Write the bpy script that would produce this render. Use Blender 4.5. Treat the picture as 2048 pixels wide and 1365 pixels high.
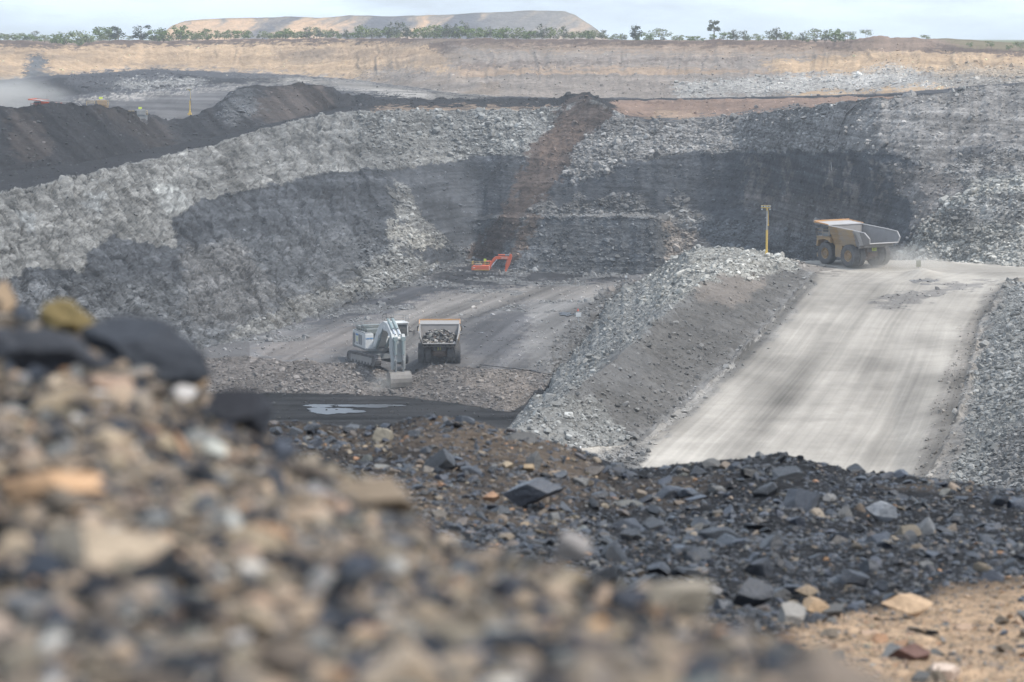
import bpy, math, random
import numpy as np
from mathutils import Vector, Matrix

# ------------------------------------------------------------ camera, sky, sun, exposure
sc = bpy.context.scene
for o in list(bpy.data.objects):
    bpy.data.objects.remove(o)
F = 5051.0            # focal length in photograph pixels (55 mm on a 22.3 mm wide sensor)
HAZE = 0.00017
HZ = 74.0             # row of the horizon
PITCH = math.atan((682.5 - HZ) / F)
cam_d = bpy.data.cameras.new("camera")
cam_d.sensor_width = 22.3
cam_d.lens = 55.0
cam_d.clip_start = 0.05
cam_d.clip_end = 20000
cam_d.dof.use_dof = True
cam_d.dof.focus_distance = 420.0
cam_d.dof.aperture_fstop = 4.6
cam = bpy.data.objects.new("camera", cam_d)
sc.collection.objects.link(cam)
cam.rotation_euler = (math.pi / 2 - PITCH, 0, 0)
sc.camera = cam

SUN_EL, SUN_AZ = math.radians(58), math.radians(112)     # azimuth clockwise from +Y (the view direction)
w = bpy.data.worlds.new("World")
sc.world = w
w.use_nodes = True
nt = w.node_tree
bg = nt.nodes["Background"]
sky = nt.nodes.new("ShaderNodeTexSky")
sky.sky_type = 'NISHITA'
sky.sun_disc = False
sky.sun_elevation = SUN_EL
sky.sun_rotation = SUN_AZ
sky.dust_density = 2.0
sky.air_density = 1.0
# thin high cloud mixed into the sky by direction
tc = nt.nodes.new("ShaderNodeTexCoord")
mp = nt.nodes.new("ShaderNodeMapping")
mp.inputs['Scale'].default_value = (1.0, 1.0, 5.0)
nz = nt.nodes.new("ShaderNodeTexNoise")
nz.inputs['Scale'].default_value = 7.0
nz.inputs['Detail'].default_value = 8.0
nz.inputs['Roughness'].default_value = 0.6
rp_ = nt.nodes.new("ShaderNodeValToRGB")
rp_.color_ramp.elements[0].position = 0.40
rp_.color_ramp.elements[0].color = (0.50, 0.50, 0.50, 1)
rp_.color_ramp.elements[1].position = 0.60
rp_.color_ramp.elements[1].color = (0.95, 0.95, 0.95, 1)
mx = nt.nodes.new("ShaderNodeMix")
mx.data_type = 'RGBA'
mx.inputs[7].default_value = (8.3, 9.8, 11.8, 1)
nt.links.new(tc.outputs['Generated'], mp.inputs['Vector'])
nt.links.new(mp.outputs['Vector'], nz.inputs['Vector'])
nt.links.new(nz.outputs['Fac'], rp_.inputs['Fac'])
nt.links.new(rp_.outputs['Color'], mx.inputs[0])
nt.links.new(sky.outputs['Color'], mx.inputs[6])
nt.links.new(mx.outputs[2], bg.inputs['Color'])
bg.inputs['Strength'].default_value = 0.10
sun_d = bpy.data.lights.new("sun", 'SUN')
sun_d.energy = 3.0
sun_d.angle = math.radians(1.5)
sun_d.color = (1.0, 0.94, 0.86)
sun = bpy.data.objects.new("sun", sun_d)
sc.collection.objects.link(sun)
sdir = Vector((math.sin(SUN_AZ) * math.cos(SUN_EL), math.cos(SUN_AZ) * math.cos(SUN_EL), math.sin(SUN_EL)))
sun.rotation_euler = sdir.to_track_quat('Z', 'Y').to_euler()
sc.view_settings.view_transform = 'Standard'
sc.view_settings.look = 'None'
sc.view_settings.exposure = 0.40
sc.view_settings.gamma = 1.0
sc.cycles.use_denoising = True
sc.cycles.max_bounces = 5
sc.cycles.diffuse_bounces = 3
sc.cycles.volume_bounces = 1
sc.cycles.use_adaptive_sampling = True
sc.cycles.adaptive_threshold = 0.02

# ------------------------------------------------------------ helpers
RNG = np.random.default_rng(11)
random.seed(5)
COL = sc.collection


def tag(o, label=None, cat=None, group=None, kind=None):
    if label: o['label'] = label
    if cat: o['category'] = cat
    if group: o['group'] = group
    if kind: o['kind'] = kind
    return o


def empty(name, loc=(0, 0, 0), rz=0.0, label=None, cat=None, group=None):
    o = bpy.data.objects.new(name, None)
    o.location = loc
    o.rotation_euler = (0, 0, rz)
    COL.objects.link(o)
    return tag(o, label, cat, group)


def np_mesh(name, V, Fq, mat, cols=None, rub=None, smooth=False, parent=None):
    """link a mesh from numpy arrays; Fq is an (n,3) or (n,4) int array"""
    me = bpy.data.meshes.new(name)
    V = np.asarray(V, np.float32)
    Fq = np.asarray(Fq, np.int32)
    k = Fq.shape[1]
    me.vertices.add(len(V))
    me.vertices.foreach_set("co", V.ravel())
    me.loops.add(len(Fq) * k)
    me.loops.foreach_set("vertex_index", Fq.ravel())
    me.polygons.add(len(Fq))
    me.polygons.foreach_set("loop_start", np.arange(0, len(Fq) * k, k, dtype=np.int32))
    me.polygons.foreach_set("use_smooth", np.full(len(Fq), smooth, dtype=bool))
    me.update(calc_edges=True)
    if cols is not None:
        a = me.attributes.new("Col", 'FLOAT_COLOR', 'POINT')
        c4 = np.ones((len(V), 4), np.float32)
        c4[:, :3] = cols
        a.data.foreach_set("color", c4.ravel())
    if rub is not None:
        a = me.attributes.new("rub", 'FLOAT', 'POINT')
        a.data.foreach_set("value", np.asarray(rub, np.float32))
    me.materials.append(mat)
    o = bpy.data.objects.new(name, me)
    COL.objects.link(o)
    if parent: o.parent = parent
    return o


# ---- noise in numpy
def _h(ix, iy, iz, seed):
    n = (ix.astype(np.uint32) * np.uint32(374761393) + iy.astype(np.uint32) * np.uint32(668265263)
         + iz.astype(np.uint32) * np.uint32(2147483647 - 1013) + np.uint32((seed * 1274126177) & 0xffffffff))
    n = (n ^ (n >> np.uint32(13))) * np.uint32(1274126177)
    n = (n ^ (n >> np.uint32(16))) * np.uint32(2246822519)
    n = n ^ (n >> np.uint32(13))
    return (n >> np.uint32(8)).astype(np.float32) / np.float32(16777216.0)


def vnoise(x, y, z, seed=0):
    fx, fy, fz = np.floor(x), np.floor(y), np.floor(z)
    ix, iy, iz = fx.astype(np.int64), fy.astype(np.int64), fz.astype(np.int64)
    u, v, t = x - fx, y - fy, z - fz
    u, v, t = u * u * (3 - 2 * u), v * v * (3 - 2 * v), t * t * (3 - 2 * t)
    r = 0
    for dz in (0, 1):
        wz = t if dz else 1 - t
        for dy in (0, 1):
            wy = v if dy else 1 - v
            a = _h(ix, iy + dy, iz + dz, seed)
            b = _h(ix + 1, iy + dy, iz + dz, seed)
            r = r + wz * wy * (a + (b - a) * u)
    return r * 2 - 1


def fbm(x, y, z, octv=4, seed=0, rough=0.5):
    r, a, tot = 0, 1.0, 0.0
    for i in range(octv):
        r = r + a * vnoise(x * 2 ** i + 13.7 * i, y * 2 ** i - 7.1 * i, z * 2 ** i + 3.3 * i, seed + i)
        tot += a
        a *= rough
    return r / tot


def worley(x, y, z, seed=0):
    """F1, F2 and the random value of the nearest cell"""
    ix, iy, iz = (np.floor(q).astype(np.int64) for q in (x, y, z))
    f1 = np.full(x.shape, 9.0, np.float32)
    f2 = f1.copy()
    rid = np.zeros(x.shape, np.float32)
    for dx in (-1, 0, 1):
        for dy in (-1, 0, 1):
            for dz in (-1, 0, 1):
                cx, cy, cz = ix + dx, iy + dy, iz + dz
                d = ((cx + _h(cx, cy, cz, seed) - x) ** 2 + (cy + _h(cx, cy, cz, seed + 1) - y) ** 2
                     + (cz + _h(cx, cy, cz, seed + 2) - z) ** 2).astype(np.float32)
                near = d < f1
                f2 = np.where(near, f1, np.minimum(f2, d))
                rid = np.where(near, _h(cx, cy, cz, seed + 3), rid)
                f1 = np.where(near, d, f1)
    return np.sqrt(f1), np.sqrt(f2), rid


# ---- the viewing geometry, used to lay real points at real distances
CP, SP = math.cos(PITCH), math.sin(PITCH)


def kz(py):
    """z / distance of the sight line through row py"""
    cy = -(np.asarray(py, float) - 682.5) / F
    return (-SP + cy * CP) / (CP + cy * SP)


def kx(px, py):
    cy = -(np.asarray(py, float) - 682.5) / F
    return (np.asarray(px, float) - 1024.0) / F / (CP + cy * SP)


def row_of(k):
    """row of a point with z/d = k"""
    k = np.asarray(k, float)
    cy = (k * CP + SP) / (CP - k * SP)
    return 682.5 - F * cy


def pt(px, py, d):
    return Vector((float(kx(px, py)) * d, d, float(kz(py)) * d))


def yd(px, y, d): return (px, d, float(kz(y)) * d)
def yz(px, y, z): return (px, z / float(kz(y)), z)
def dz(px, d, z): return (px, d, z)


def rail(pts, PX, smooth=3):
    p = np.array([q[0] for q in pts], float)
    q = 1 / np.array([q[1] for q in pts], float)
    s = np.array([q_[2] for q_ in pts], float) * q
    a, b = np.interp(PX, p, q), np.interp(PX, p, s)
    if smooth:
        kk = np.ones(2 * smooth + 1) / (2 * smooth + 1)
        a = np.convolve(np.pad(a, smooth, mode='edge'), kk, 'valid')
        b = np.convolve(np.pad(b, smooth, mode='edge'), kk, 'valid')
    return 1 / a, b / a


def between(A, B, ys, PX, off=0.0):
    """rail on the line A-B of every column where row ys is met, moved off metres along the sight line"""
    y = np.interp(PX, [p[0] for p in ys], [p[1] for p in ys])
    of = np.interp(PX, [p[0] for p in ys], [(p[2] if len(p) > 2 else 0.0) for p in ys])
    k = kz(y)
    den = (B[1] - A[1]) - k * (B[0] - A[0])
    t = np.clip((k * A[0] - A[1]) / np.where(np.abs(den) < 1e-6, 1e-6, den), 0.02, 0.98)
    d = A[0] + (B[0] - A[0]) * t
    z = A[1] + (B[1] - A[1]) * t
    k2 = z / d
    d = d + of
    return d, k2 * d


def loft(rails, PX, step, nmin=5, nmax=400):
    """grid of points between rails; returns X, Y, Z, segment number, base row (photo rows)"""
    D, Z, S = [], [], []
    for i in range(len(rails) - 1):
        (d0, z0), (d1, z1) = rails[i], rails[i + 1]
        ln = np.percentile(np.abs(row_of(z0 / d0) - row_of(z1 / d1)), 92)
        n = int(np.clip(ln / step, nmin, nmax))
        last = i == len(rails) - 2
        for j in range(n + (1 if last else 0)):
            t = j / n
            q = (1 - t) / d0 + t / d1
            s = (1 - t) * z0 / d0 + t * z1 / d1
            D.append(1 / q); Z.append(s / q); S.append(np.full(len(PX), i + t))
    D, Z, S = np.array(D), np.array(Z), np.array(S)
    R = row_of(Z / D)
    X = kx(PX[None, :], R) * D
    return X, D, Z, S, R


def grid_normals(X, Y, Z):
    P = np.stack([X, Y, Z], -1)
    du = np.gradient(P, axis=1)
    dv = np.gradient(P, axis=0)
    n = np.cross(du, dv)
    n /= np.linalg.norm(n, axis=-1, keepdims=True) + 1e-9
    n *= np.sign(n[..., 2:3] + 1e-9)
    return n


def box_blur(a, k):
    if k < 1: return a
    for ax in (0, 1):
        c = np.cumsum(np.pad(a, [(k + 1, k) if q == ax else (0, 0) for q in (0, 1)], mode='edge'), axis=ax)
        n = 2 * k + 1
        a = (np.take(c, range(n, c.shape[ax]), ax) - np.take(c, range(0, c.shape[ax] - n), ax)) / n
    return a


def inside(px, py, poly):
    r = np.zeros(px.shape, bool)
    n = len(poly)
    for i in range(n):
        x0, y0 = poly[i]
        x1, y1 = poly[(i + 1) % n]
        if y0 == y1: continue
        c = (y0 > py) != (y1 > py)
        r ^= c & (px < (x1 - x0) * (py - y0) / (y1 - y0) + x0)
    return r


# ------------------------------------------------------------ materials
def new_mat(name):
    m = bpy.data.materials.new(name)
    m.use_nodes = True
    n = m.node_tree.nodes
    return m, m.node_tree, n, n["Principled BSDF"]


def nd(nt, t, **kw):
    n = nt.nodes.new(t)
    for k, v in kw.items():
        n.inputs[k.replace('_', ' ')].default_value = v
    return n


def math_n(nt, op, a, b=None, c=None):
    n = nt.nodes.new("ShaderNodeMath")
    n.operation = op
    for i, v in enumerate((a, b, c)):
        if v is None: continue
        if isinstance(v, (int, float)): n.inputs[i].default_value = v
        else: nt.links.new(v, n.inputs[i])
    return n.outputs[0]


def earth_mat(name, s, contrast=1.0, rough=0.95, bump=0.5, bdist=None, spec=0.08):
    """broken ground: colour from the surface's own attribute, stones and grit by world position; s = features per metre"""
    m, nt, n, b = new_mat(name)
    L = nt.links
    tc = n.new("ShaderNodeTexCoord")
    at = n.new("ShaderNodeAttribute"); at.attribute_name = "Col"
    ar = n.new("ShaderNodeAttribute"); ar.attribute_name = "rub"
    mp = n.new("ShaderNodeMapping")
    mp.inputs['Scale'].default_value = (1, 1, 1.7)
    L.new(tc.outputs['Object'], mp.inputs['Vector'])
    nz0 = nd(nt, "ShaderNodeTexNoise", Scale=s * 0.9, Detail=5.0, Roughness=0.6)
    L.new(mp.outputs[0], nz0.inputs['Vector'])
    vm = n.new("ShaderNodeVectorMath"); vm.operation = 'MULTIPLY_ADD'
    vm.inputs[1].default_value = (0.5 / s,) * 3
    L.new(nz0.outputs['Color'], vm.inputs[0]); L.new(mp.outputs[0], vm.inputs[2])
    v1 = nd(nt, "ShaderNodeTexVoronoi", Scale=s * 0.8)
    v2 = nd(nt, "ShaderNodeTexVoronoi", Scale=s * 2.3)
    for v in (v1, v2): L.new(vm.outputs[0], v.inputs['Vector'])
    s1 = n.new("ShaderNodeSeparateColor"); L.new(v1.outputs['Color'], s1.inputs[0])
    s2 = n.new("ShaderNodeSeparateColor"); L.new(v2.outputs['Color'], s2.inputs[0])
    cell = math_n(nt, 'ADD', math_n(nt, 'MULTIPLY', s1.outputs[0], 0.5), math_n(nt, 'MULTIPLY', s2.outputs[0], 0.5))
    cell = math_n(nt, 'SUBTRACT', cell, 0.5)
    cell = math_n(nt, 'MULTIPLY', math_n(nt, 'MULTIPLY', cell, ar.outputs['Fac']), 1.25 * contrast)
    nz1 = nd(nt, "ShaderNodeTexNoise", Scale=s * 0.22, Detail=9.0, Roughness=0.68)
    L.new(mp.outputs[0], nz1.inputs['Vector'])
    n1 = math_n(nt, 'MULTIPLY', math_n(nt, 'SUBTRACT', nz1.outputs['Fac'], 0.5), 1.1 * contrast)
    fac = math_n(nt, 'ADD', math_n(nt, 'ADD', cell, n1), 1.0)
    fac = math_n(nt, 'MAXIMUM', fac, 0.15)
    mul = n.new("ShaderNodeVectorMath"); mul.operation = 'SCALE'
    L.new(at.outputs['Color'], mul.inputs[0]); L.new(fac, mul.inputs['Scale'])
    L.new(mul.outputs[0], b.inputs['Base Color'])
    b.inputs['Roughness'].default_value = rough
    b.inputs['Specular IOR Level'].default_value = spec
    bp = n.new("ShaderNodeBump")
    bp.inputs['Strength'].default_value = bump
    bp.inputs['Distance'].default_value = bdist or 0.6 / s
    hgt = math_n(nt, 'ADD', math_n(nt, 'MULTIPLY', math_n(nt, 'SUBTRACT', math_n(nt, 'ADD', s1.outputs[1], s2.outputs[1]), v1.outputs['Distance']), ar.outputs['Fac']), math_n(nt, 'MULTIPLY', nz0.outputs['Fac'], 0.8))
    L.new(hgt, bp.inputs['Height'])
    L.new(bp.outputs[0], b.inputs['Normal'])
    return m


def rock_mat(name, s, rough=0.75, spec=0.35, bump=0.5, contrast=0.6):
    m, nt, n, b = new_mat(name)
    L = nt.links
    tc = n.new("ShaderNodeTexCoord")
    at = n.new("ShaderNodeAttribute"); at.attribute_name = "Col"
    nz = nd(nt, "ShaderNodeTexNoise", Scale=s, Detail=8.0, Roughness=0.65)
    nf = nd(nt, "ShaderNodeTexNoise", Scale=s * 5, Detail=5.0, Roughness=0.7)
    for q in (nz, nf): L.new(tc.outputs['Object'], q.inputs['Vector'])
    f = math_n(nt, 'ADD', math_n(nt, 'MULTIPLY', math_n(nt, 'SUBTRACT', nz.outputs['Fac'], 0.5), 1.6 * contrast),
               math_n(nt, 'MULTIPLY', math_n(nt, 'SUBTRACT', nf.outputs['Fac'], 0.5), 1.2 * contrast))
    f = math_n(nt, 'MAXIMUM', math_n(nt, 'ADD', f, 1.0), 0.2)
    mul = n.new("ShaderNodeVectorMath"); mul.operation = 'SCALE'
    L.new(at.outputs['Color'], mul.inputs[0]); L.new(f, mul.inputs['Scale'])
    L.new(mul.outputs[0], b.inputs['Base Color'])
    b.inputs['Roughness'].default_value = rough
    b.inputs['Specular IOR Level'].default_value = spec
    bp = n.new("ShaderNodeBump")
    bp.inputs['Strength'].default_value = bump
    bp.inputs['Distance'].default_value = 0.3 / s
    L.new(math_n(nt, 'ADD', nz.outputs['Fac'], math_n(nt, 'MULTIPLY', nf.outputs['Fac'], 0.4)), bp.inputs['Height'])
    L.new(bp.outputs[0], b.inputs['Normal'])
    return m


def paint(name, col, dust=0.35, dcol=(0.33, 0.30, 0.27), rough=0.55, metal=0.0, scale=1.2, emit=None):
    """machine paint with road dust lying on it in patches"""
    m, nt, n, b = new_mat(name)
    L = nt.links
    tc = n.new("ShaderNodeTexCoord")
    nz = nd(nt, "ShaderNodeTexNoise", Scale=scale, Detail=7.0, Roughness=0.65)
    L.new(tc.outputs['Object'], nz.inputs['Vector'])
    r = n.new("ShaderNodeMapRange")
    r.inputs['From Min'].default_value = 0.35
    r.inputs['From Max'].default_value = 0.7
    r.inputs['To Min'].default_value = max(0.0, dust - 0.3)
    r.inputs['To Max'].default_value = min(1.0, dust + 0.3)
    L.new(nz.outputs['Fac'], r.inputs['Value'])
    mx = n.new("ShaderNodeMix"); mx.data_type = 'RGBA'
    mx.inputs[6].default_value = (*col, 1)
    mx.inputs[7].default_value = (*dcol, 1)
    L.new(r.outputs[0], mx.inputs[0])
    L.new(mx.outputs[2], b.inputs['Base Color'])
    b.inputs['Roughness'].default_value = rough
    b.inputs['Metallic'].default_value = metal
    if emit:
        b.inputs['Emission Color'].default_value = (*col, 1)
        b.inputs['Emission Strength'].default_value = emit
    return m

# ------------------------------------------------------------ the pit: one lofted sheet
def ramp(px, y):
    """point on the haul ramp: 5 % grade"""
    k = float(kz(y))
    d = (33.7 + 0.0504 * 360) / (-k + 0.0504)
    return (px, d, k * d)


PX = np.concatenate([np.linspace(-900, -190, 24), np.arange(-180, 2232, 2.1), np.linspace(2240, 2950, 24)])
wob = lambda s, a: a * fbm(PX / s, PX * 0 + 3.1, PX * 0, 4, int(s * 7 + a))
rA = rail([dz(-200, 190, -54.5), dz(900, 190, -52), dz(1000, 190, -50), dz(1150, 190, -44), dz(1200, 190, -42.3), dz(1790, 190, -42.3),
           dz(2048, 190, -36.5), dz(2270, 190, -32)], PX)
rB = rail([dz(-200, 232, -54.5), dz(500, 232, -54.5), dz(1020, 228, -40), yd(1150, 898, 236), ramp(1280, 888), ramp(1350, 830),
           ramp(1480, 715), ramp(1560, 625), ramp(1620, 562), ramp(1660, 600), ramp(1800, 640), ramp(1960, 640),
           yz(2048, 640, -33.2), yz(2270, 600, -29)], PX)
rC = rail([dz(-200, 240, -54.5), dz(500, 240, -54.5), yd(900, 952, 236), yd(1020, 866, 236), yd(1080, 826, 240), yd(1140, 785, 247), yd(1210, 735, 262),
           yd(1280, 675, 280), yd(1350, 612, 305), yd(1420, 550, 330), yd(1480, 522, 345), yd(1540, 517, 360), yd(1600, 535, 360),
           ramp(1640, 558), ramp(1750, 562), ramp(1900, 560), ramp(2000, 556), yz(2048, 572, -33.6), yz(2270, 560, -31)], PX)
rD = rail([dz(-200, 262, -54.5), dz(500, 330, -54.5), yz(900, 905, -54.5), yz(1020, 862, -54.5), yz(1060, 812, -54.3), yz(1100, 765, -52.5),
           yz(1160, 680, -51.8), yz(1200, 630, -51.8), yz(1250, 574, -51.8), dz(1300, 500, -47), yd(1340, 522, 430), yd(1380, 498, 390),
           yd(1450, 493, 385), yd(1540, 512, 375), yd(1600, 521, 378), yd(1750, 521, 378), yd(1850, 521, 376), yd(2048, 541, 366),
           yd(2270, 548, 362)], PX)
rE = rail([dz(-200, 290, -54.5), dz(0, 318, -54.5), dz(150, 345, -54.5), dz(300, 372, -54.5), yz(420, 788, -54.5), yz(540, 788, -54.5),
           yz(760, 791, -54.5), yz(860, 800, -54.5), yz(960, 815, -54.5), yz(1020, 825, -54.4), yz(1060, 800, -54), yz(1100, 758, -52.2), yz(1160, 665, -51.8),
           yz(1250, 568, -51.8), dz(1300, 510, -49), dz(1380, 420, -40), dz(1540, 400, -37), dz(1640, 395, -35), dz(1750, 390, -34.5),
           dz(1850, 382, -34), yd(2048, 539, 368), yd(2270, 546, 364)], PX)
rF = rail([dz(-200, 296, -52.5), dz(0, 325, -52.3), dz(150, 352, -52), dz(300, 382, -51.8), yz(420, 712, -51.6), yz(560, 720, -51.5),
           yz(700, 727, -51.5), yz(850, 728, -51.5), yz(1000, 737, -51.5), yz(1060, 742, -51.6), yz(1100, 747, -51.7), yz(1160, 650, -51.8),
           yz(1250, 560, -51.8), dz(1300, 520, -51), dz(1380, 470, -47), dz(1540, 440, -42), dz(1640, 430, -40), dz(1750, 405, -36),
           dz(1850, 388, -34.3), yd(2048, 536, 370), yd(2270, 544, 366)], PX)
rG = rail([yz(-200, 905, -52), yz(0, 840, -52), yz(150, 785, -52), yz(300, 722, -51.8), yz(420, 694, -51.8), yz(550, 662, -51.8),
           yz(640, 628, -51.8), yz(700, 606, -51.8), yz(760, 590, -51.8), yz(830, 566, -51.8), yz(890, 536, -51.8), yz(950, 524, -51.8), yz(1020, 541, -51.8),
           yz(1100, 546, -51.8), yz(1250, 552, -51.8), dz(1300, 545, -51), dz(1380, 545, -50), dz(1540, 520, -47), dz(1640, 480, -45),
           dz(1750, 430, -38.6), dz(1850, 396, -34.6), yd(2048, 533, 373), yd(2270, 540, 370)], PX, 9)
rK = rail([yz(-200, 425, -27), yz(0, 387, -26), yz(180, 350, -25), yz(350, 308, -24), yz(440, 290, -23), yz(500, 264, -22),
           yz(600, 240, -20), yz(700, 224, -18.4), yd(760, 222, 622), yd(850, 220, 630), yd(1080, 219, 622), yd(1130, 210, 618),
           yd(1185, 193, 612), yd(1235, 226, 600), yd(1290, 244, 593), yd(1400, 240, 588), yd(1480, 233, 578), yd(1550, 223, 545),
           yd(1620, 213, 515), yd(1680, 205, 490), yd(1750, 195, 470), yd(1850, 189, 460), yd(1950, 178, 455), yd(2048, 167, 450), yd(2270, 150, 440)], PX, 9)
rK = (rK[0], rK[1] + wob(22, 0.5))
rH = between(rG, rK, [(-200, 720), (0, 690), (300, 620), (550, 580), (700, 520), (800, 500), (880, 470), (940, 442, -3), (1000, 434, -9),
                      (1150, 433, -11), (1310, 435, -11), (1345, 448, -3), (1450, 440), (1640, 440), (1810, 490), (1850, 445, -4),
                      (1900, 398, -9), (1950, 374, -11), (2048, 354, -12), (2270, 330, -12)], PX)
rI = between(rG, rK, [(-200, 640), (0, 640), (300, 570), (550, 520), (700, 460), (880, 440), (1000, 429, 1), (1150, 428, 2),
                      (1310, 429, 2), (1345, 430), (1640, 400), (1830, 440), (1900, 380, -1), (1950, 362, -1), (2048, 345, -1), (2270, 320)], PX)
rJ = between(rG, rK, [(-200, 560), (0, 540), (170, 530), (230, 495), (330, 480), (390, 425), (470, 392), (550, 372), (660, 348), (760, 336),
                      (800, 360), (860, 332), (960, 313, -4), (1030, 310, -5), (1150, 330, -4), (1250, 335, -4), (1300, 320, -5),
                      (1420, 306, -6), (1650, 304, -6), (1780, 309, -4), (1900, 330), (2048, 290)], PX)
rL = rail([yz(-200, 365, -26.5), yz(0, 345, -26), yz(150, 329, -25), yz(300, 298, -24.2), yz(430, 276, -23), yz(500, 256, -21.8), yz(600, 235, -20),
           yz(700, 212, -18.4), yd(760, 214, 660), yd(1080, 215, 652), yd(1185, 198, 618), yd(1235, 222, 612), yd(1290, 237, 615), yd(1420, 233, 612),
           yd(1500, 224, 600), yd(1560, 218, 575), yd(1620, 209, 545), dz(1700, 520, -13.5), dz(1850, 490, -11.5), dz(2048, 480, -9.2), dz(2270, 470, -6)], PX)
rD = (rD[0] + np.where((PX > 1030) & (PX < 1270), wob(14, 5.0), 0), rD[1])
rM = rail([yd(-200, 212, 505), yd(0, 214, 515), yd(60, 212, 518), yd(103, 209, 522), yd(154, 206, 530), yd(205, 210, 545), yd(239, 216, 560), yd(290, 228, 580),
           yd(342, 240, 600), yd(393, 232, 625), yd(425, 215, 640), yd(437, 205, 645), yd(461, 187, 650), yd(513, 168, 655), yd(550, 172, 658),
           yd(581, 171, 660), yd(615, 166, 662), yd(650, 171, 668), yd(683, 188, 680), yd(700, 193, 690), yd(740, 189, 690), yd(760, 197, 690),
           yd(860, 198, 680), yd(1000, 197, 675), yd(1100, 197, 660), yd(1150, 190, 640), yd(1185, 186, 632), yd(1230, 204, 640), yd(1262, 200, 645),
           yd(1290, 205, 645), yd(1350, 201, 645), yd(1500, 201, 640), yd(1600, 198, 630), yd(1700, 195, 610), dz(1800, 560, -14.5),
           dz(1850, 540, -13), dz(2048, 520, -10.5), dz(2270, 500, -8)], PX)
rM = (rM[0], rM[1] + wob(18, 0.6))
rN = rail([dz(-200, 545, -21), dz(0, 550, -21), dz(205, 590, -21), yz(342, 245, -20.8), yz(393, 232, -20.8), dz(461, 700, -20.5), dz(700, 730, -19.5), dz(860, 720, -20),
           dz(1300, 690, -20), dz(1700, 650, -18), dz(1850, 600, -15), dz(2048, 580, -13), dz(2270, 570, -12)], PX)
rO = rail([yd(-200, 205, 760), yd(0, 203, 770), yd(100, 197, 790), yd(210, 182, 850), yd(330, 176, 900), yd(430, 168, 930), yd(600, 163, 950), yd(850, 188, 820),
           yd(1000, 198, 780), yd(1300, 201, 760), yd(1700, 196, 740), dz(1850, 700, -16), dz(2048, 680, -13.6), dz(2270, 660, -13)], PX)
rQ = rail([yd(-200, 186, 840), yd(0, 180, 840), yd(25, 172, 850), yd(50, 160, 860), (80, 865, float(kz(163)) * 865), yd(115, 154, 880), yd(160, 157, 900), yd(200, 150, 930),
           yd(250, 146, 950), yd(300, 143, 970), yd(350, 146, 980), yd(400, 153, 990), yd(450, 157, 1000), yd(600, 157, 1010), yd(850, 182, 870),
           yd(1000, 196, 800), yd(1300, 199, 780), yd(1700, 193, 760), dz(1850, 720, -16), dz(2048, 700, -13.4), dz(2270, 680, -13)], PX)
rR = rail([yd(-200, 160, 1000), yd(0, 160, 1000), yd(110, 151, 1050), yd(200, 146, 1090), yd(300, 139, 1120), yd(450, 144, 1110), yd(600, 151, 1080), yd(700, 158, 1040),
           yd(850, 178, 900), yd(900, 186, 870), yd(1000, 194, 830), yd(1300, 197, 800), yd(1500, 195, 790), yd(1700, 190, 780),
           yd(1800, 186, 760), yd(1900, 176, 740), yd(2048, 164, 730), yd(2270, 150, 730)], PX, 9)
rU = rail([yd(-200, 82, 1130), yd(0, 82, 1130), yd(60, 82, 1140), yd(100, 88, 1150), yd(160, 93, 1160), yd(180, 86, 1160), yd(200, 82, 1165), yd(260, 80, 1170), yd(330, 84, 1180),
           yd(450, 79, 1180), yd(700, 77, 1150), yd(900, 77, 1080), yd(1100, 79, 1040), yd(1200, 80, 1020), yd(1400, 83, 980), yd(1440, 79, 980), yd(1500, 84, 975),
           yd(1560, 80, 970), yd(1650, 87, 960), yd(1700, 83, 950), yd(1735, 75, 945), yd(1755, 71, 945), yd(1785, 77, 945), yd(1830, 75, 940), yd(1870, 88, 930), yd(1930, 97, 900),
           yd(2048, 104, 880), yd(2270, 106, 870)], PX, 2)
rU = (rU[0], rU[1] + wob(30, 0.3) + wob(9, .35))
rS = between(rR, rU, [(-200, 135), (0, 135), (300, 122, 4), (600, 130, 4), (850, 150, 5), (900, 160, 5), (1000, 150, 10), (1300, 152, 20), (1600, 146, 25), (1750, 143, 25),
                      (1900, 140, 15), (2048, 138, 10), (2270, 135)], PX)
rT = between(rR, rU, [(-200, 98, 0), (0, 98, 0), (100, 103), (180, 96), (300, 97), (700, 92), (1000, 100, 12), (1300, 104, 20), (1600, 105, 20), (1750, 103, 20), (1900, 108, 10),
                      (2048, 113, 8), (2270, 113)], PX)
rV = rail([dz(-900, 1500, -2.2), dz(0, 1500, -2.2), dz(1000, 1450, -2.0), dz(1450, 1300, -1.7), dz(1800, 1200, -1.0), yd(1900, 77, 1080), yd(2048, 88, 1050), yd(2270, 90, 1050)], PX)
rW = rail([dz(0, 2000, -3.0), dz(1800, 2000, -3.0), dz(2048, 1500, -3.6)], PX)
rX = rail([dz(0, 6000, -7.0)], PX)
def sm_(r, k=8):
    kk = np.ones(2 * k + 1) / (2 * k + 1)
    i_, s_ = 1 / r[0], r[1] / r[0]
    i_, s_ = (np.convolve(np.pad(q, k, mode='edge'), kk, 'valid') for q in (i_, s_))
    return 1 / i_, s_ / i_


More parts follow.
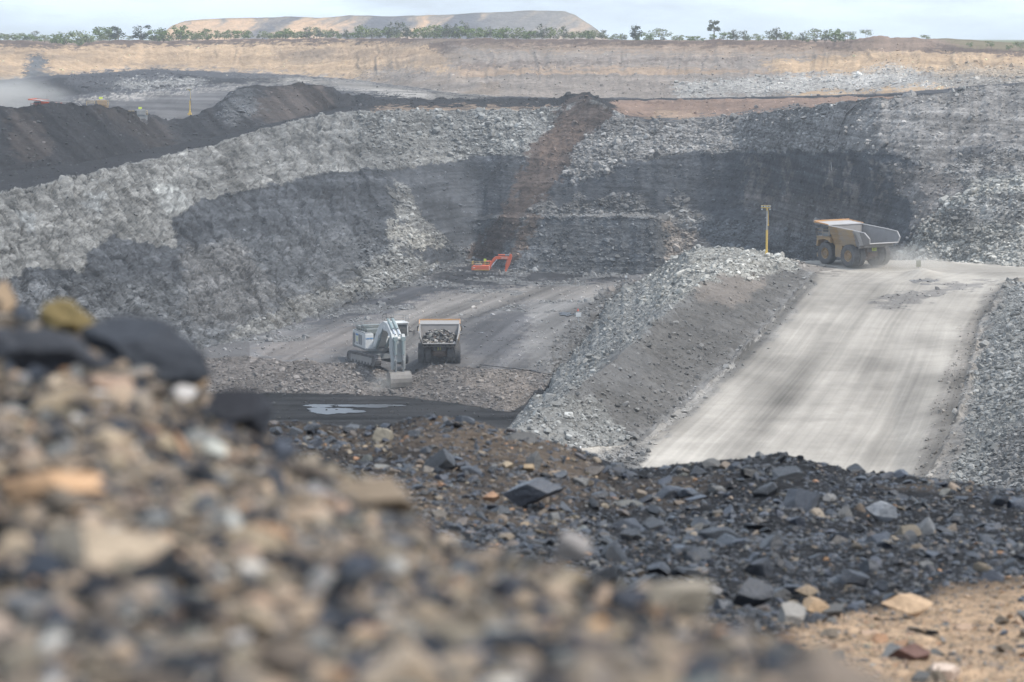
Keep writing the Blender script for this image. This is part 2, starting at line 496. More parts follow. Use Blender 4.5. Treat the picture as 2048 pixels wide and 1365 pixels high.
rH, rI, rJ, rS, rT = (sm_(q) for q in (rH, rI, rJ, rS, rT))
RAILS = [rA, rB, rC, rD, rE, rF, rG, rH, rI, rJ, rK, rL, rM, rN, rO, rQ, rR, rS, rT, rU, rV, rW, rX]
wpx = 26 * fbm(PX / 26, PX * 0 + 9, PX * 0, 4, 160) * np.clip((PX - 1040) / 40, 0, 1) * np.clip((1290 - PX) / 40, 0, 1)
for i in (3, 4, 5):
    RAILS[i] = (np.interp(PX + wpx, PX, RAILS[i][0]), np.interp(PX + wpx, PX, RAILS[i][1]))
for i in range(1, len(RAILS)):          # keep every rail beyond the one before it
    d = np.maximum(RAILS[i][0], RAILS[i - 1][0] + 0.15)
    RAILS[i] = (d, RAILS[i][1])
X, Y, Z, S, R = loft(RAILS, PX, 1.75)
GPX = np.broadcast_to(PX[None, :], X.shape)
NR, NC = X.shape
print("terrain grid", NR, NC)

# ---- what the ground is made of, zone by zone (polygons follow the boundaries between the materials)
C = dict(
    pale=(0.170, 0.168, 0.159), pale2=(0.25, 0.242, 0.220), mid=(0.125, 0.122, 0.118), dark=(0.060, 0.063, 0.068), slate=(0.098, 0.101, 0.104),
    brown=(0.085, 0.067, 0.056), spill=(0.074, 0.058, 0.050), coal=(0.018, 0.0175, 0.018), coaldust=(0.026, 0.0255, 0.027), road=(0.31, 0.285, 0.25), roadd=(0.17, 0.155, 0.14),
    floor=(0.108, 0.104, 0.103), floord=(0.06, 0.060, 0.064), tan=(0.37, 0.265, 0.17), tan2=(0.28, 0.205, 0.145), soil=(0.105, 0.076, 0.060), soil2=(0.20, 0.145, 0.11),  # floor tones partly stand in for cloud shadow over the pit
    white=(0.34, 0.33, 0.31), grass=(0.12, 0.125, 0.055), greytan=(0.21, 0.18, 0.155), bermbrown=(0.20, 0.14, 0.108), rubbrown=(0.125, 0.112, 0.103))
base = np.zeros((NR, NC, 3), np.float32)
rub = np.zeros((NR, NC), np.float32)
amp = np.zeros((NR, NC), np.float32)
kindm = np.zeros((NR, NC), np.int8)     # 0 ground/terrain, 1 road, 2 pit floor
segs = [  # colour, rubble, relief amplitude (m)
    ('road', .1, .05), ('mid', .6, .35), ('pale', 1, .6), ('coal', .25, .08), ('rubbrown', .95, .55), ('floor', .1, .05),     # A-B .. F-G
    ('slate', .8, .9), ('slate', .8, .7), ('dark', .55, .8), ('pale', .9, 1.0), ('coaldust', .4, .2), ('coaldust', .4, .6),   # G-H .. L-M
    ('coaldust', .3, .3), ('floord', .15, .1), ('coaldust', .4, .6), ('floord', .3, .4), ('greytan', .5, .9), ('tan2', .35, .9), ('soil', .3, .5),  # M-N .. T-U
    ('soil2', .2, .3), ('grass', .1, .2), ('grass', .1, .2)]
si = np.clip(np.floor(S).astype(int), 0, len(segs) - 1)
si[-1] = len(segs) - 1
for i, (c, r_, a_) in enumerate(segs):
    q = si == i
    base[q] = C[c]; rub[q] = r_; amp[q] = a_
wx = 9 * fbm(X / 9, Y / 9, Z / 5, 4, 5)
wy = 5 * fbm(X / 7 + 40, Y / 9, Z / 4, 4, 9)
b1, b2, bid = worley(X / 3.2, Y / 3.2, Z / 1.9, 101)
c1, c2, cid = worley(X / 1.1, Y / 1.1, Z / .75, 104)
wx += 22 * (bid - .5) + 9 * (cid - .5)
wy += 12 * (bid * 7 % 1 - .5) + 6 * (cid * 7 % 1 - .5)
wx += 7 * fbm(X / 2.2, Y / 2.5, Z / 1.5, 3, 15)
wy += 5 * fbm(X / 2.2 + 9, Y / 2.5, Z / 1.3, 3, 16)


def zone(s0, s1, poly, col, rubv=None, ampv=None, soft=4, op=1.0, warp=1.0, kind=None):
    xs = [p[0] for p in poly]; ys = [p[1] for p in poly]
    m = (S >= s0 - 1e-6) & (S <= s1 + 1e-6) & (GPX > min(xs) - 30) & (GPX < max(xs) + 30) & (R > min(ys) - 25) & (R < max(ys) + 25)
    idx = np.nonzero(m)
    if not len(idx[0]): return
    gx, gy = GPX[idx] + warp * wx[idx], R[idx] + warp * wy[idx]
    acc = 0
    for k in range(5):
        soft_ = soft * .6
        a = RNG.uniform(-soft_, soft_, gx.shape)
        b = RNG.uniform(-soft * .6, soft * .6, gx.shape)
        acc = acc + inside(gx + a, gy + b, poly)
    acc = acc / 5.0
    f = (acc * op)[:, None].astype(np.float32)
    base[idx] = base[idx] * (1 - f) + np.array(C[col] if isinstance(col, str) else col, np.float32) * f
    if rubv is not None: rub[idx] = rub[idx] * (1 - acc) + rubv * acc
    if ampv is not None: amp[idx] = amp[idx] * (1 - acc) + ampv * acc
    if kind is not None: kindm[tuple(q[acc > .5] for q in idx)] = kind


BIG = -400
# ramp and its sides
zone(0, 3, [(1225, 930), (1290, 900), (1400, 800), (1480, 715), (1560, 620), (1618, 562), (1640, 520), (2300, 540), (2300, 560), (2010, 566), (1958, 650), (1935, 760), (1905, 860), (1850, 960), (1790, 1250), (1150, 1250)],
     'road', .08, .04, soft=5, warp=.5, kind=1)
zone(0, 2.2, [(1860, 960), (1905, 860), (1935, 760), (1958, 650), (2005, 568), (2300, 548), (2300, 1300), (1790, 1300)], 'pale', 1, .45, soft=6)
zone(0, 2.2, [(1995, 900), (2048, 840), (2300, 820), (2300, 1300), (1930, 1200)], 'mid', .9, .4, soft=10)
zone(1, 2.2, [(1150, 910), (1290, 900), (1480, 720), (1618, 560), (1590, 535), (1500, 545), (1400, 590), (1330, 640), (1290, 690), (1180, 730), (1200, 800), (1150, 850)], (0.105, 0.100, 0.094), .5, .42, soft=9)
zone(1, 3, [(1180, 700), (1290, 690), (1300, 760), (1260, 780), (1190, 770)], (0.11, 0.108, 0.106), .4, .2, soft=10, op=.5)
zone(1, 2.2, [(1380, 545), (1440, 530), (1530, 560), (1480, 610), (1400, 600)], 'greytan', .4, .3, soft=8, op=.6)
zone(1, 3, [(1240, 600), (1290, 540), (1380, 498), (1530, 495), (1605, 525), (1560, 545), (1420, 560), (1330, 620)], 'pale2', 1, .8, soft=7)
zone(1, 2.2, [(1030, 850), (1130, 790), (1200, 800), (1265, 880), (1180, 915), (1080, 900)], 'pale', .8, .6, soft=6)
zone(2, 3, [(1020, 862), (1110, 750), (1180, 640), (1260, 560), (1300, 560), (1250, 680), (1130, 800)], 'pale', 1, .5, soft=6)
zone(0, 3, [(1990, 566), (1925, 660), (1885, 780), (1845, 900), (1790, 1010), (1880, 1010), (1925, 900), (1955, 760), (1975, 650), (2012, 575)], (0.21, 0.19, 0.17), .5, .12, soft=9, op=.6)
zone(0, 3, [(1225, 930), (1350, 810), (1480, 690), (1560, 600), (1620, 545), (1640, 552), (1590, 620), (1500, 720), (1380, 830), (1290, 900), (1250, 950)], (0.19, 0.185, 0.178), .5, .12, soft=9, op=.6)
zone(1, 3, [(1740, 606), (1800, 588), (1900, 570), (2000, 556), (1960, 576), (1880, 592), (1800, 616)], (0.17, 0.16, 0.15), .5, .1, soft=5, op=.85)
zone(1.5, 3, [(1800, 560), (1825, 545), (1870, 540), (1890, 552), (1860, 566)], (0.17, 0.165, 0.16), .7, .1, soft=4)
zone(0, 3, [(1120, 890), (1190, 905), (1250, 890), (1300, 895), (1275, 960), (1120, 980)], 'mid', .9, .3, soft=9, op=.9)
# plateau by the truck
zone(2, 6, [(1600, 519), (1660, 522), (1850, 519), (2300, 530), (2300, 560), (1640, 560)], 'road', .08, .04, soft=2, warp=.4, kind=1)
zone(2, 3, [(1590, 520), (1640, 532), (1700, 545), (1640, 552), (1590, 545)], 'roadd', .5, .2, soft=5)
# black lower floor and the blasted rock
zone(3, 4, [(300, 780), (1060, 780), (1060, 905), (300, 905)], 'coal', .2, .06, kind=2)
zone(4, 5, [(1020, 830), (1090, 745), (960, 740), (900, 760), (980, 790)], 'greytan', .9, .4, soft=8, op=.5)
# pit floor with its tracked band; dark tone is partly painted cloud shadow
zone(5, 6, [(BIG, 1000), (540, 735), (600, 722), (1110, 750), (1160, 650), (1250, 560), (1250, 545), (950, 520), (890, 535), (640, 630), (450, 695)], 'floor', .12, .05, kind=2)
zone(3, 6, [(1100, 760), (1160, 640), (1250, 556), (1270, 545), (1200, 545), (1140, 650), (1090, 740)], 'floor', .3, .08, soft=6, kind=2)
zone(5, 6, [(880, 560), (950, 520), (1255, 545), (1250, 562), (1060, 570), (900, 600), (700, 640), (560, 665), (700, 605)], 'floord', .3, .12, soft=7)
zone(5, 6, [(560, 680), (700, 655), (880, 610), (860, 640), (720, 690), (600, 722), (500, 700)], 'rubbrown', .3, .1, soft=8, op=.8)
zone(5, 6, [(800, 610), (900, 585), (1100, 572), (1240, 568), (1180, 600), (1080, 600), (960, 620), (880, 660), (820, 700), (780, 650)], (0.19, 0.175, 0.16), .08, .04, soft=14, op=.8)
zone(5, 6, [(1060, 600), (1190, 590), (1150, 660), (1110, 735), (1050, 735), (1060, 660)], (0.175, 0.168, 0.16), .08, .04, soft=16, op=.7)
zone(5, 6, [(950, 640), (1060, 620), (1030, 700), (1000, 732), (930, 700)], 'floord', .1, .04, soft=12, op=.7)
zone(5, 6.1, [(880, 545), (950, 518), (1258, 545), (1250, 560), (1100, 562), (960, 572), (860, 580)], (0.03, 0.03, 0.032), .4, .15, soft=6, op=.85)
zone(3, 6, [(1070, 748), (1125, 655), (1210, 570), (1262, 556), (1215, 625), (1150, 715), (1112, 762)], 'mid', .95, .35, soft=10, warp=1.6, op=.8)
# left wall: pale rock over dark seam
zone(6, 10.1, [(BIG, 340), (0, 385), (180, 345), (350, 300), (500, 250), (700, 215), (760, 222), (765, 340), (655, 345), (550, 368), (470, 385), (400, 402), (345, 437), (352, 500),
               (300, 492), (232, 470), (180, 500), (170, 545), (80, 530), (0, 560), (BIG, 560)], 'pale', .6, .8, soft=2.5, warp=.4)
zone(7, 10.1, [(345, 437), (400, 402), (470, 385), (655, 345), (760, 335), (790, 360), (800, 470), (700, 560), (600, 590), (500, 560), (480, 480), (360, 495)], 'dark', .45, .7, soft=2.5, warp=.45)
zone(7, 10.1, [(180, 500), (232, 470), (300, 490), (345, 520), (340, 560), (180, 560), (80, 560), (60, 535), (170, 545)], 'dark', .6, .7, soft=3, warp=.5)
zone(6, 9.5, [(380, 500), (560, 470), (700, 460), (780, 480), (700, 560), (600, 600), (500, 620), (380, 600)], 'slate', .8, .7, soft=40, op=.75)
zone(6, 9.5, [(360, 500), (480, 480), (560, 590), (480, 660), (380, 640)], 'mid', .9, .8, soft=12, op=.7)
zone(6, 9.5, [(100, 560), (340, 560), (380, 640), (250, 720), (BIG, 760), (BIG, 560)], 'slate', .9, .8, soft=12, op=.6)
zone(6, 10, [(300, 370), (340, 365), (385, 400), (342, 436), (318, 400)], (0.26, 0.262, 0.25), .2, .4, soft=4)
zone(6, 10, [(160, 395), (205, 392), (200, 425), (172, 425)], (0.235, 0.24, 0.235), .1, .2, soft=4)
zone(6, 10, [(30, 420), (75, 425), (70, 460), (50, 465)], (0.225, 0.23, 0.225), .1, .2, soft=4)
# talus running down the corner of the pit
zone(6, 10.1, [(700, 215), (1120, 215), (1090, 260), (1040, 308), (960, 310), (850, 330), (812, 370), (840, 410), (862, 445), (920, 480), (880, 492), (800, 450), (780, 360), (760, 300), (720, 250)], 'pale', .95, .9, soft=6)
zone(6, 10.1, [(760, 345), (850, 330), (960, 312), (1030, 308), (1050, 350), (990, 430), (930, 500), (860, 450), (815, 372)], 'dark', .25, .5, soft=3, warp=.5)
zone(6, 9, [(800, 480), (860, 475), (905, 510), (880, 530), (830, 560), (740, 590), (640, 625), (560, 660), (500, 690), (440, 690), (560, 610), (700, 560)], 'pale', 1, .7, soft=8)
zone(6, 9, [(780, 440), (870, 480), (900, 492), (840, 500), (780, 480)], 'pale2', 1, .7, soft=6)
zone(6, 9, [(840, 495), (900, 492), (930, 525), (880, 528), (800, 505)], 'dark', .4, .4, soft=5)
# back wall
zone(8, 10.1, [(1120, 215), (1230, 228), (1300, 243), (1550, 222), (1680, 205), (2048, 165), (2300, 150), (2300, 420), (2048, 400), (1900, 380), (1830, 320), (1780, 306), (1650, 303), (1420, 304), (1300, 318), (1240, 335), (1150, 372), (1100, 330)],
     (0.175, 0.168, 0.16), .95, .9, soft=6)
zone(9, 10.1, [(1680, 205), (2048, 165), (2300, 150), (2300, 330), (1850, 330), (1700, 300), (1640, 260)], (0.185, 0.175, 0.165), .6, .6, soft=8)
zone(9, 10.1, [(1900, 300), (2020, 290), (2010, 350), (1940, 370)], 'dark', .6, .6, soft=12, op=.7)
zone(7, 10.1, [(1150, 372), (1240, 335), (1300, 318), (1420, 304), (1650, 303), (1780, 306), (1830, 330), (1860, 380), (1850, 440), (1830, 530), (1250, 530), (1330, 430), (1180, 430), (1040, 430)], 'dark', .3, .5, soft=5)
zone(7, 9.5, [(1040, 432), (1090, 395), (1130, 415), (1165, 385), (1190, 410), (1235, 385), (1290, 400), (1320, 435), (1340, 405), (1355, 385), (1380, 420), (1420, 430), (1440, 470), (1400, 480), (1350, 470), (1310, 436)], 'mid', 1, .7, soft=6)
zone(6, 7.3, [(950, 440), (1310, 436), (1345, 470), (1380, 520), (1300, 560), (930, 555)], 'slate', .5, .5, soft=4)
zone(6, 8, [(1310, 436), (1400, 470), (1450, 520), (1330, 530), (1340, 470)], 'greytan', .8, .6, soft=8, op=.8)
zone(6, 10, [(1480, 400), (1560, 380), (1700, 400), (1780, 430), (1700, 470), (1540, 460)], (0.13, 0.118, 0.108), .5, .6, soft=20, op=.5)
for x0, x1 in ((1490, 1500), (1515, 1525), (1565, 1572), (1650, 1660), (1690, 1700), (1745, 1752)):
    zone(6, 10, [(x0, 318), (x1, 316), (x1 + 14, 400), (x0 + 8, 405)], 'greytan', .4, .4, soft=4, op=.45)
zone(6, 9.5, [(1760, 330), (1850, 330), (1930, 380), (1880, 420), (1820, 480), (1830, 430)], (0.15, 0.14, 0.132), .7, .6, soft=8)
# brown spill down the wall
zone(6.1, 13, [(1135, 205), (1160, 190), (1225, 222), (1210, 250), (1150, 300), (1110, 370), (1050, 430), (1000, 500), (975, 528), (925, 522), (980, 450), (1030, 380), (1060, 300), (1105, 250)], 'spill', .42, .6, soft=9)
zone(6.1, 9, [(1060, 430), (1085, 430), (1050, 490), (1020, 525), (1008, 520), (1035, 470)], 'brown', .5, .4, soft=5)
zone(6.1, 10, [(1130, 240), (1170, 235), (1150, 290), (1090, 340), (1080, 300)], 'soil', .5, .6, soft=6, op=.7)
# pale scree hill at the right
zone(5.5, 8.3, [(1790, 520), (1850, 440), (1900, 392), (1950, 368), (2048, 350), (2300, 320), (2300, 560), (1850, 524)], 'pale2', 1, .5, soft=5)
zone(6, 8.3, [(1860, 440), (1960, 390), (2300, 360), (2300, 440), (1950, 450)], 'mid', .9, .5, soft=12, op=.7)
# bench beyond: heaps, berms, road
zone(10, 12.2, [(740, 222), (1100, 221), (1130, 214), (1100, 213), (760, 214)], 'tan2', .2, .1, soft=3, op=.8)
zone(10, 14, [(690, 190), (1110, 192), (1120, 214), (700, 214)], 'coaldust', .5, .4, soft=3)
zone(10, 14, [(1225, 190), (1800, 185), (1800, 215), (1560, 222), (1500, 228), (1420, 236), (1225, 232)], 'bermbrown', .3, .3, soft=3)
zone(10, 12, [(1280, 236), (1320, 222), (1380, 226), (1440, 234)], 'tan2', .3, .3, soft=5, op=.7)
zone(10, 12, [(1250, 240), (1450, 233), (1560, 220), (1600, 212), (1620, 220), (1560, 228), (1400, 243), (1290, 247)], 'slate', .9, .3, soft=3)
zone(11, 12.5, [(180, 215), (240, 212), (330, 250), (360, 290), (300, 300), (250, 260)], 'brown', .4, .4, soft=12, op=.25)
zone(11, 12.5, [(20, 220), (60, 215), (110, 300), (60, 335), (20, 300)], 'brown', .4, .4, soft=10, op=.3)
zone(11, 12.5, [(540, 172), (640, 168), (670, 215), (560, 250), (500, 230)], 'brown', .4, .4, soft=14, op=.45)
zone(11, 12.5, [(430, 205), (500, 175), (530, 220), (460, 255)], 'slate', .8, .4, soft=8, op=.6)
zone(12.5, 16, [(330, 245), (300, 225), (140, 200), (330, 183), (480, 172), (600, 160), (860, 185), (860, 195), (700, 185), (640, 160), (480, 170), (440, 205), (400, 232)], 'floor', .15, .1, soft=3, kind=1)
zone(12.5, 16, [(150, 197), (300, 186), (480, 171), (620, 158), (650, 163), (480, 176), (300, 192), (150, 205)], 'road', .1, .1, soft=4, op=.6)
zone(13, 17, [(440, 150), (700, 160), (860, 184), (1000, 196), (860, 200), (690, 178), (560, 158)], 'road', .1, .1, soft=4, op=.5)
zone(13, 16.2, [(130, 160), (200, 145), (340, 140), (360, 165), (220, 185), (150, 175)], 'floord', .7, .6, soft=6)
zone(13, 16.2, [(215, 168), (260, 160), (420, 160), (400, 168), (280, 178)], 'white', 1, .4, soft=8, op=.7)
# upper wall: sand over grey, soil on top
zone(16, 19, [(BIG, 90), (0, 96), (350, 92), (560, 88), (700, 84), (860, 92), (930, 118), (860, 168), (700, 158), (560, 146), (300, 134), (130, 150), (0, 160), (BIG, 160)], 'tan', .3, 1.1, soft=5)
zone(16, 19, [(700, 150), (800, 135), (900, 150), (1000, 190), (880, 186)], 'greytan', .4, .7, soft=14)
zone(16, 19, [(540, 100), (800, 98), (900, 118), (860, 130), (700, 118), (560, 120)], 'tan2', .4, .8, soft=16, op=.6)
zone(16, 19, [(880, 96), (1400, 100), (1700, 104), (1700, 150), (1300, 140), (900, 140)], 'greytan', .35, .6, soft=8)
zone(16, 19, [(900, 92), (1600, 92), (1750, 96), (1750, 110), (1400, 112), (1000, 104)], 'tan2', .3, .6, soft=6, op=.6)
zone(16, 19, [(1520, 128), (1640, 116), (1800, 108), (2300, 116), (2300, 162), (2048, 158), (1800, 148), (1560, 150)], 'tan', .4, .6, soft=6)
zone(16, 19, [(1350, 170), (1500, 158), (1700, 150), (1790, 132), (1850, 148), (1860, 165), (1900, 178), (1700, 192), (1350, 196)], 'white', .9, .7, soft=8, op=.75)
zone(16, 19, [(1860, 140), (2300, 130), (2300, 170), (1870, 176)], 'pale2', .9, .7, soft=8, op=.5)
zone(16, 17, [(1560, 190), (1900, 172), (1900, 182), (1600, 198)], 'tan', .3, .3, soft=4)
zone(16, 19, [(50, 125), (75, 108), (95, 130), (98, 160), (45, 162)], 'slate', .4, .5, soft=5)
zone(16, 19, [(910, 128), (1100, 126), (1500, 118), (1500, 123), (1100, 134), (920, 140)], 'soil', .5, .6, soft=4, op=.6)
zone(16, 19, [(780, 82), (880, 84), (920, 112), (880, 110), (840, 94)], 'soil', .4, .6, soft=5, op=.8)
zone(16, 19.2, [(BIG, 78), (100, 84), (180, 82), (700, 74), (1200, 76), (1700, 80), (1870, 80), (2300, 95), (2300, 116), (2048, 112), (1860, 104), (1700, 96), (1200, 90), (700, 84), (350, 90), (300, 93), (190, 86), (160, 98), (0, 95), (BIG, 95)],
     'soil', .3, .5, soft=4, op=.8)
zone(18, 20, [(1690, 84), (1755, 66), (1840, 72), (1880, 90), (1820, 106), (1700, 100)], 'soil2', .3, .5, soft=5)
zone(19, 20.5, [(1860, 70), (2300, 84), (2300, 108), (1930, 98)], (0.15, 0.125, 0.075), .2, .3, soft=4)

# streaks: wheel tracks that run with the traffic
LX = np.interp(R, [520, 562, 625, 715, 830, 888, 950, 1100], [1640, 1620, 1560, 1480, 1350, 1280, 1215, 1100])
RX = np.interp(R, [520, 566, 650, 760, 860, 960, 1250], [2300, 2012, 1958, 1935, 1905, 1852, 1790])
cr = (GPX - LX) / np.maximum(RX - LX, 1)
m = (kindm == 1) & (S < 3.2) & (R > 545)
lng = np.log(np.maximum(Y, 1)) * 6
st = (0.6 * fbm(cr * 7 + .4 * fbm(lng, cr * 3, 0 * cr, 2, 3), lng * .7, 0 * cr, 3, 31) + 0.5 * fbm(cr * 24, lng * .9, 0 * cr, 3, 32) + .5 * fbm(cr * 70, lng * 1.3, 0 * cr, 2, 33) + .35 * fbm(cr * 170, lng * 2, 0 * cr, 2, 35))
mid = np.exp(-((cr - 0.36 - .05 * fbm(lng * .8, 0 * cr, 0 * cr, 2, 4)) / 0.075) ** 2) * np.interp(R, [540, 600, 700, 900], [.0, .35, .75, .55])
edge = np.exp(-(cr / 0.06) ** 2) * .5 + np.exp(-((cr - 1) / 0.05) ** 2) * .4
blot = fbm(X / 7, Y / 16, 0 * X, 4, 34)
f = np.clip(0.98 + 0.25 * st + .4 * blot - .5 * mid - edge, .35, 1.3)
base[m] *= f[m][:, None]
cross = 1 - .10 * np.clip(fbm(Y / 2.0, X / 30, 0 * X, 3, 77) - .15, 0, .5) * 2
base[m] *= cross[m][:, None]
amp[m] = 0.04
edge_b = (np.exp(-((cr + .008) / .014) ** 2) + np.exp(-((cr - 1.008) / .012) ** 2)) * ((S < 3.1) & (R > 550))
Z = Z + edge_b * np.clip(.45 + 1.1 * fbm(X / 1.6, Y / 2.5, 0 * X, 4, 36), 0, 1.3) * .7
LXf = np.interp(R, [545, 560, 600, 640, 700, 740], [700, 800, 700, 600, 500, 450])
RXf = np.interp(R, [545, 560, 640, 740], [1300, 1290, 1165, 1110])
cf = (GPX - LXf) / (RXf - LXf) + (R - 560) / 1000
m = (S > 4.9) & (S < 6) & (GPX > 500)
st = .6 * fbm(cf * 9, Y / 60, 0 * X, 3, 41) + .5 * fbm(cf * 30, Y / 50, 0 * X, 3, 42) + .3 * fbm(cf * 70, Y / 40, 0 * X, 2, 43)
base[m] *= np.clip(1.0 + .9 * st, .4, 1.7)[m][:, None]
m = (kindm == 1) & (S > 12) & (S < 17)
st = .6 * fbm(X / 9 + Y / 60, Y / 90, 0 * X, 3, 51) + .6 * fbm((Y + X * .3) / 12, X / 200, 0 * X, 3, 52)
base[m] *= np.clip(1 + 1.0 * st, .4, 1.7)[m][:, None]
m = (S > 3) & (S < 4) & (kindm == 2)
st = fbm(Y / 3, X / 22, 0 * X, 4, 61)
st = st + .8 * fbm(Y / 1.1, X / 14, 0 * X, 3, 62) + .5 * fbm(Y / 9, X / 9, 0 * X, 3, 63)
base[m] *= np.clip(1.0 + 1.4 * st, .3, 2.8)[m][:, None]
# runs of dirt down the slopes (along the fall line)
fall = fbm(GPX / 9 + 1.6 * fbm(GPX / 30, R / 30, 0 * X, 3, 70), R / 90, 0 * X, 4, 71)
m = (S > 6) & (S < 10) & (rub < .6)
base[m] *= np.clip(1 + .32 * fall, .5, 1.6)[m][:, None]
fall2 = fbm((GPX - R * 1.0) / 11, R / 200, 0 * X, 4, 72)
m = (S > 11) & (S < 12.3) & (GPX < 720)
base[m] *= np.clip(1.05 + .9 * fall2, .4, 2.0)[m][:, None]
m = (S > 16) & (S < 19)
base[m] *= np.clip(1 + .14 * fall + .3 * fbm(X / 60, Y / 60, Z * 1.2, 3, 73), .5, 1.5)[m][:, None]
m = (S > 16) & (S < 19) & (GPX < 1000)
sl = np.clip((fbm(X / 22, Y / 22, Z / 9, 4, 74) - .05) * 4, 0, 1) * .6
base[m] = base[m] * (1 - sl[m][:, None]) + np.array((.20, .155, .115), np.float32) * sl[m][:, None]
# strata in the dark seam
strat = .6 * fbm(X / 30, Y / 30, Z * 1.4, 3, 81) + .7 * fbm(X / 18, Y / 18, Z * 3.3, 2, 82)
m = (S > 6) & (S < 10)
base[m] *= np.clip(1 + .65 * strat, .5, 1.7)[m][:, None]
pt_ = fbm(X / 5, Y / 5, Z / 4, 5, 83, .6)
base[m] *= np.clip(1 + .55 * pt_ + .3 * (cid - .5), .45, 1.8)[m][:, None]
big = fbm(X / 14, Y / 14, Z / 8, 4, 91)
base *= np.clip(1 + .35 * big, .6, 1.4)[..., None]

# scree spilling onto the pit floor from the walls
m = (S > 5.3) & (S < 6.02) & (GPX < 1260) & (fbm(X / 7, Y / 9, 0 * X, 4, 95) > .02 + (6 - S) * .9)
base[m] = base[m] * .3 + np.array((.15, .15, .148), np.float32) * .7
rub[m] = .95; amp[m] = .35; kindm[m & (kindm == 2)] = 0
m = (S > 3) & (S < 4) & (kindm == 2)
amp[m] = .12; rub[m] = .35
rg2 = fbm(GPX / 12 + R / 40, R / 60, 0 * X, 4, 150)
# ---- relief
amp = box_blur(amp, 3)
N = grid_normals(X, Y, Z)
near = np.clip(Y / 420, .5, 2.2)
lw = np.where((S > 5.9) & (S < 10.05), np.clip((820 - GPX) / 120, 0, 1), 0)
disp = amp * ((1.0 - .6 * lw) * fbm(X / 7, Y / 7, Z / 6, 5, 7) + .7 * rub * (bid - .5) + .30 * rub * (cid - .5) + .35 * fbm(X / 1.3, Y / 1.3, Z / 1.3, 3, 17))
gul = fbm(GPX / 14, R / 400, 0 * X, 3, 19)          # gullies
disp += amp * .45 * gul * ((S > 6) & (S < 16))
rg_ = 1 - 2.2 * np.abs(fbm(GPX / 26 + 1.3 * fbm(GPX / 70, R / 30, 0 * X, 3, 141), R / 120, 0 * X, 4, 140, .6))
disp += .9 * rg_ * np.exp(-((S - 17.4) / 1.0) ** 2) * ((S > 16) & (S < 19))
# dipping joints that break the left wall into leaning slabs
jt = (S > 5.9) & (S < 10.05) & (GPX < 800)
wpa, wpb = 1.1 * fbm(X / 9, Y / 9, Z / 9, 3, 120), .9 * fbm(X / 5, Y / 5, Z / 5, 3, 121)
s1, s2 = (GPX * .60 + R * .80) / 42 + wpa, (GPX * .80 - R * .60) / 15 + wpb
j1, j2, jid = worley(s1, s2, 0 * X, 130)
k1, k2, kid = worley(s1 * 2.6, s2 * 2.4, 0 * X + 5, 134)
fade = np.clip((840 - GPX) / 120, 0, 1) * jt
disp += fade * (1.15 * (jid - .5) + .5 * (kid - .5) + .35 * (s2 % 1 - .5)) * np.clip(amp, 0, 1.1)
tone = 1 + fade * (.34 * (jid - .5) + .22 * (kid - .5)) - .45 * fade * (j2 - j1 < .05) - .3 * fade * (k2 - k1 < .05)
base *= np.clip(tone, .45, 1.5)[..., None]
# little crest lumps for heaps and berms
disp += .5 * fbm(X / 2.5, Y / 2.5, 0 * X, 3, 23) * np.exp(-((S - 12) / .25) ** 2)
disp += .5 * fbm(X / 3, Y / 3, 0 * X, 3, 24) * np.exp(-((S - 5) / .3) ** 2) * (GPX < 1110)
Z = Z + .9 * np.exp(-((GPX - 1845) / 26) ** 2 - ((R - 551) / 7) ** 2)
notch = np.exp(-((GPX - 795) / 42) ** 2) * np.clip(1 - np.abs(S - 5.0) / .9, 0, 1)
Z = Z - 1.9 * notch
XX, YY, ZZ = X + disp * N[..., 0], Y + disp * N[..., 1], Z + disp * N[..., 2]
SURF = dict(X=XX, Y=YY, Z=ZZ, R=R, P=GPX, S=S)

m_earth = earth_mat("broken_rock_ground", 0.85, contrast=.85, bump=.7)
m_road = earth_mat("dusty_road", 1.4, contrast=.45, bump=.25)
idx = np.arange(NR * NC).reshape(NR, NC)
quads = np.stack([idx[:-1, :-1], idx[:-1, 1:], idx[1:, 1:], idx[1:, :-1]], -1).reshape(-1, 4)
km = kindm[:-1, :-1].reshape(-1)
sm = S[:-1, :-1].reshape(-1)
V = np.stack([XX, YY, ZZ], -1).reshape(-1, 3)
CC = base.reshape(-1, 3); RB = rub.reshape(-1)


def submesh(name, fm, mat):
    q = quads[fm]
    u, inv = np.unique(q, return_inverse=True)
    return tag(np_mesh(name, V[u], inv.reshape(-1, 4), mat, CC[u], RB[u], smooth=True), kind='structure')


submesh('road', km == 1, m_road)
submesh('ground', km == 2, m_road)
submesh('terrain', (km == 0) & (sm < 19), m_earth)
submesh('land', (km == 0) & (sm >= 19), m_earth)


def ground_at(px, py, smin=0, smax=99):
    """nearest terrain grid point to a sight line, within a range of rails"""
    q = ((GPX - px) / 2.1) ** 2 + ((R - py) / 1.75) ** 2 + 1e6 * ((S < smin) | (S > smax))
    j = np.unravel_index(np.argmin(q), q.shape)
    return Vector((float(XX[j]), float(YY[j]), float(ZZ[j])))


def rail_z(px, d, i0=0):
    """height of the loft at a column and distance"""
    c = int(np.argmin(np.abs(PX - px)))
    return float(np.interp(d, YY[:, c], ZZ[:, c]))

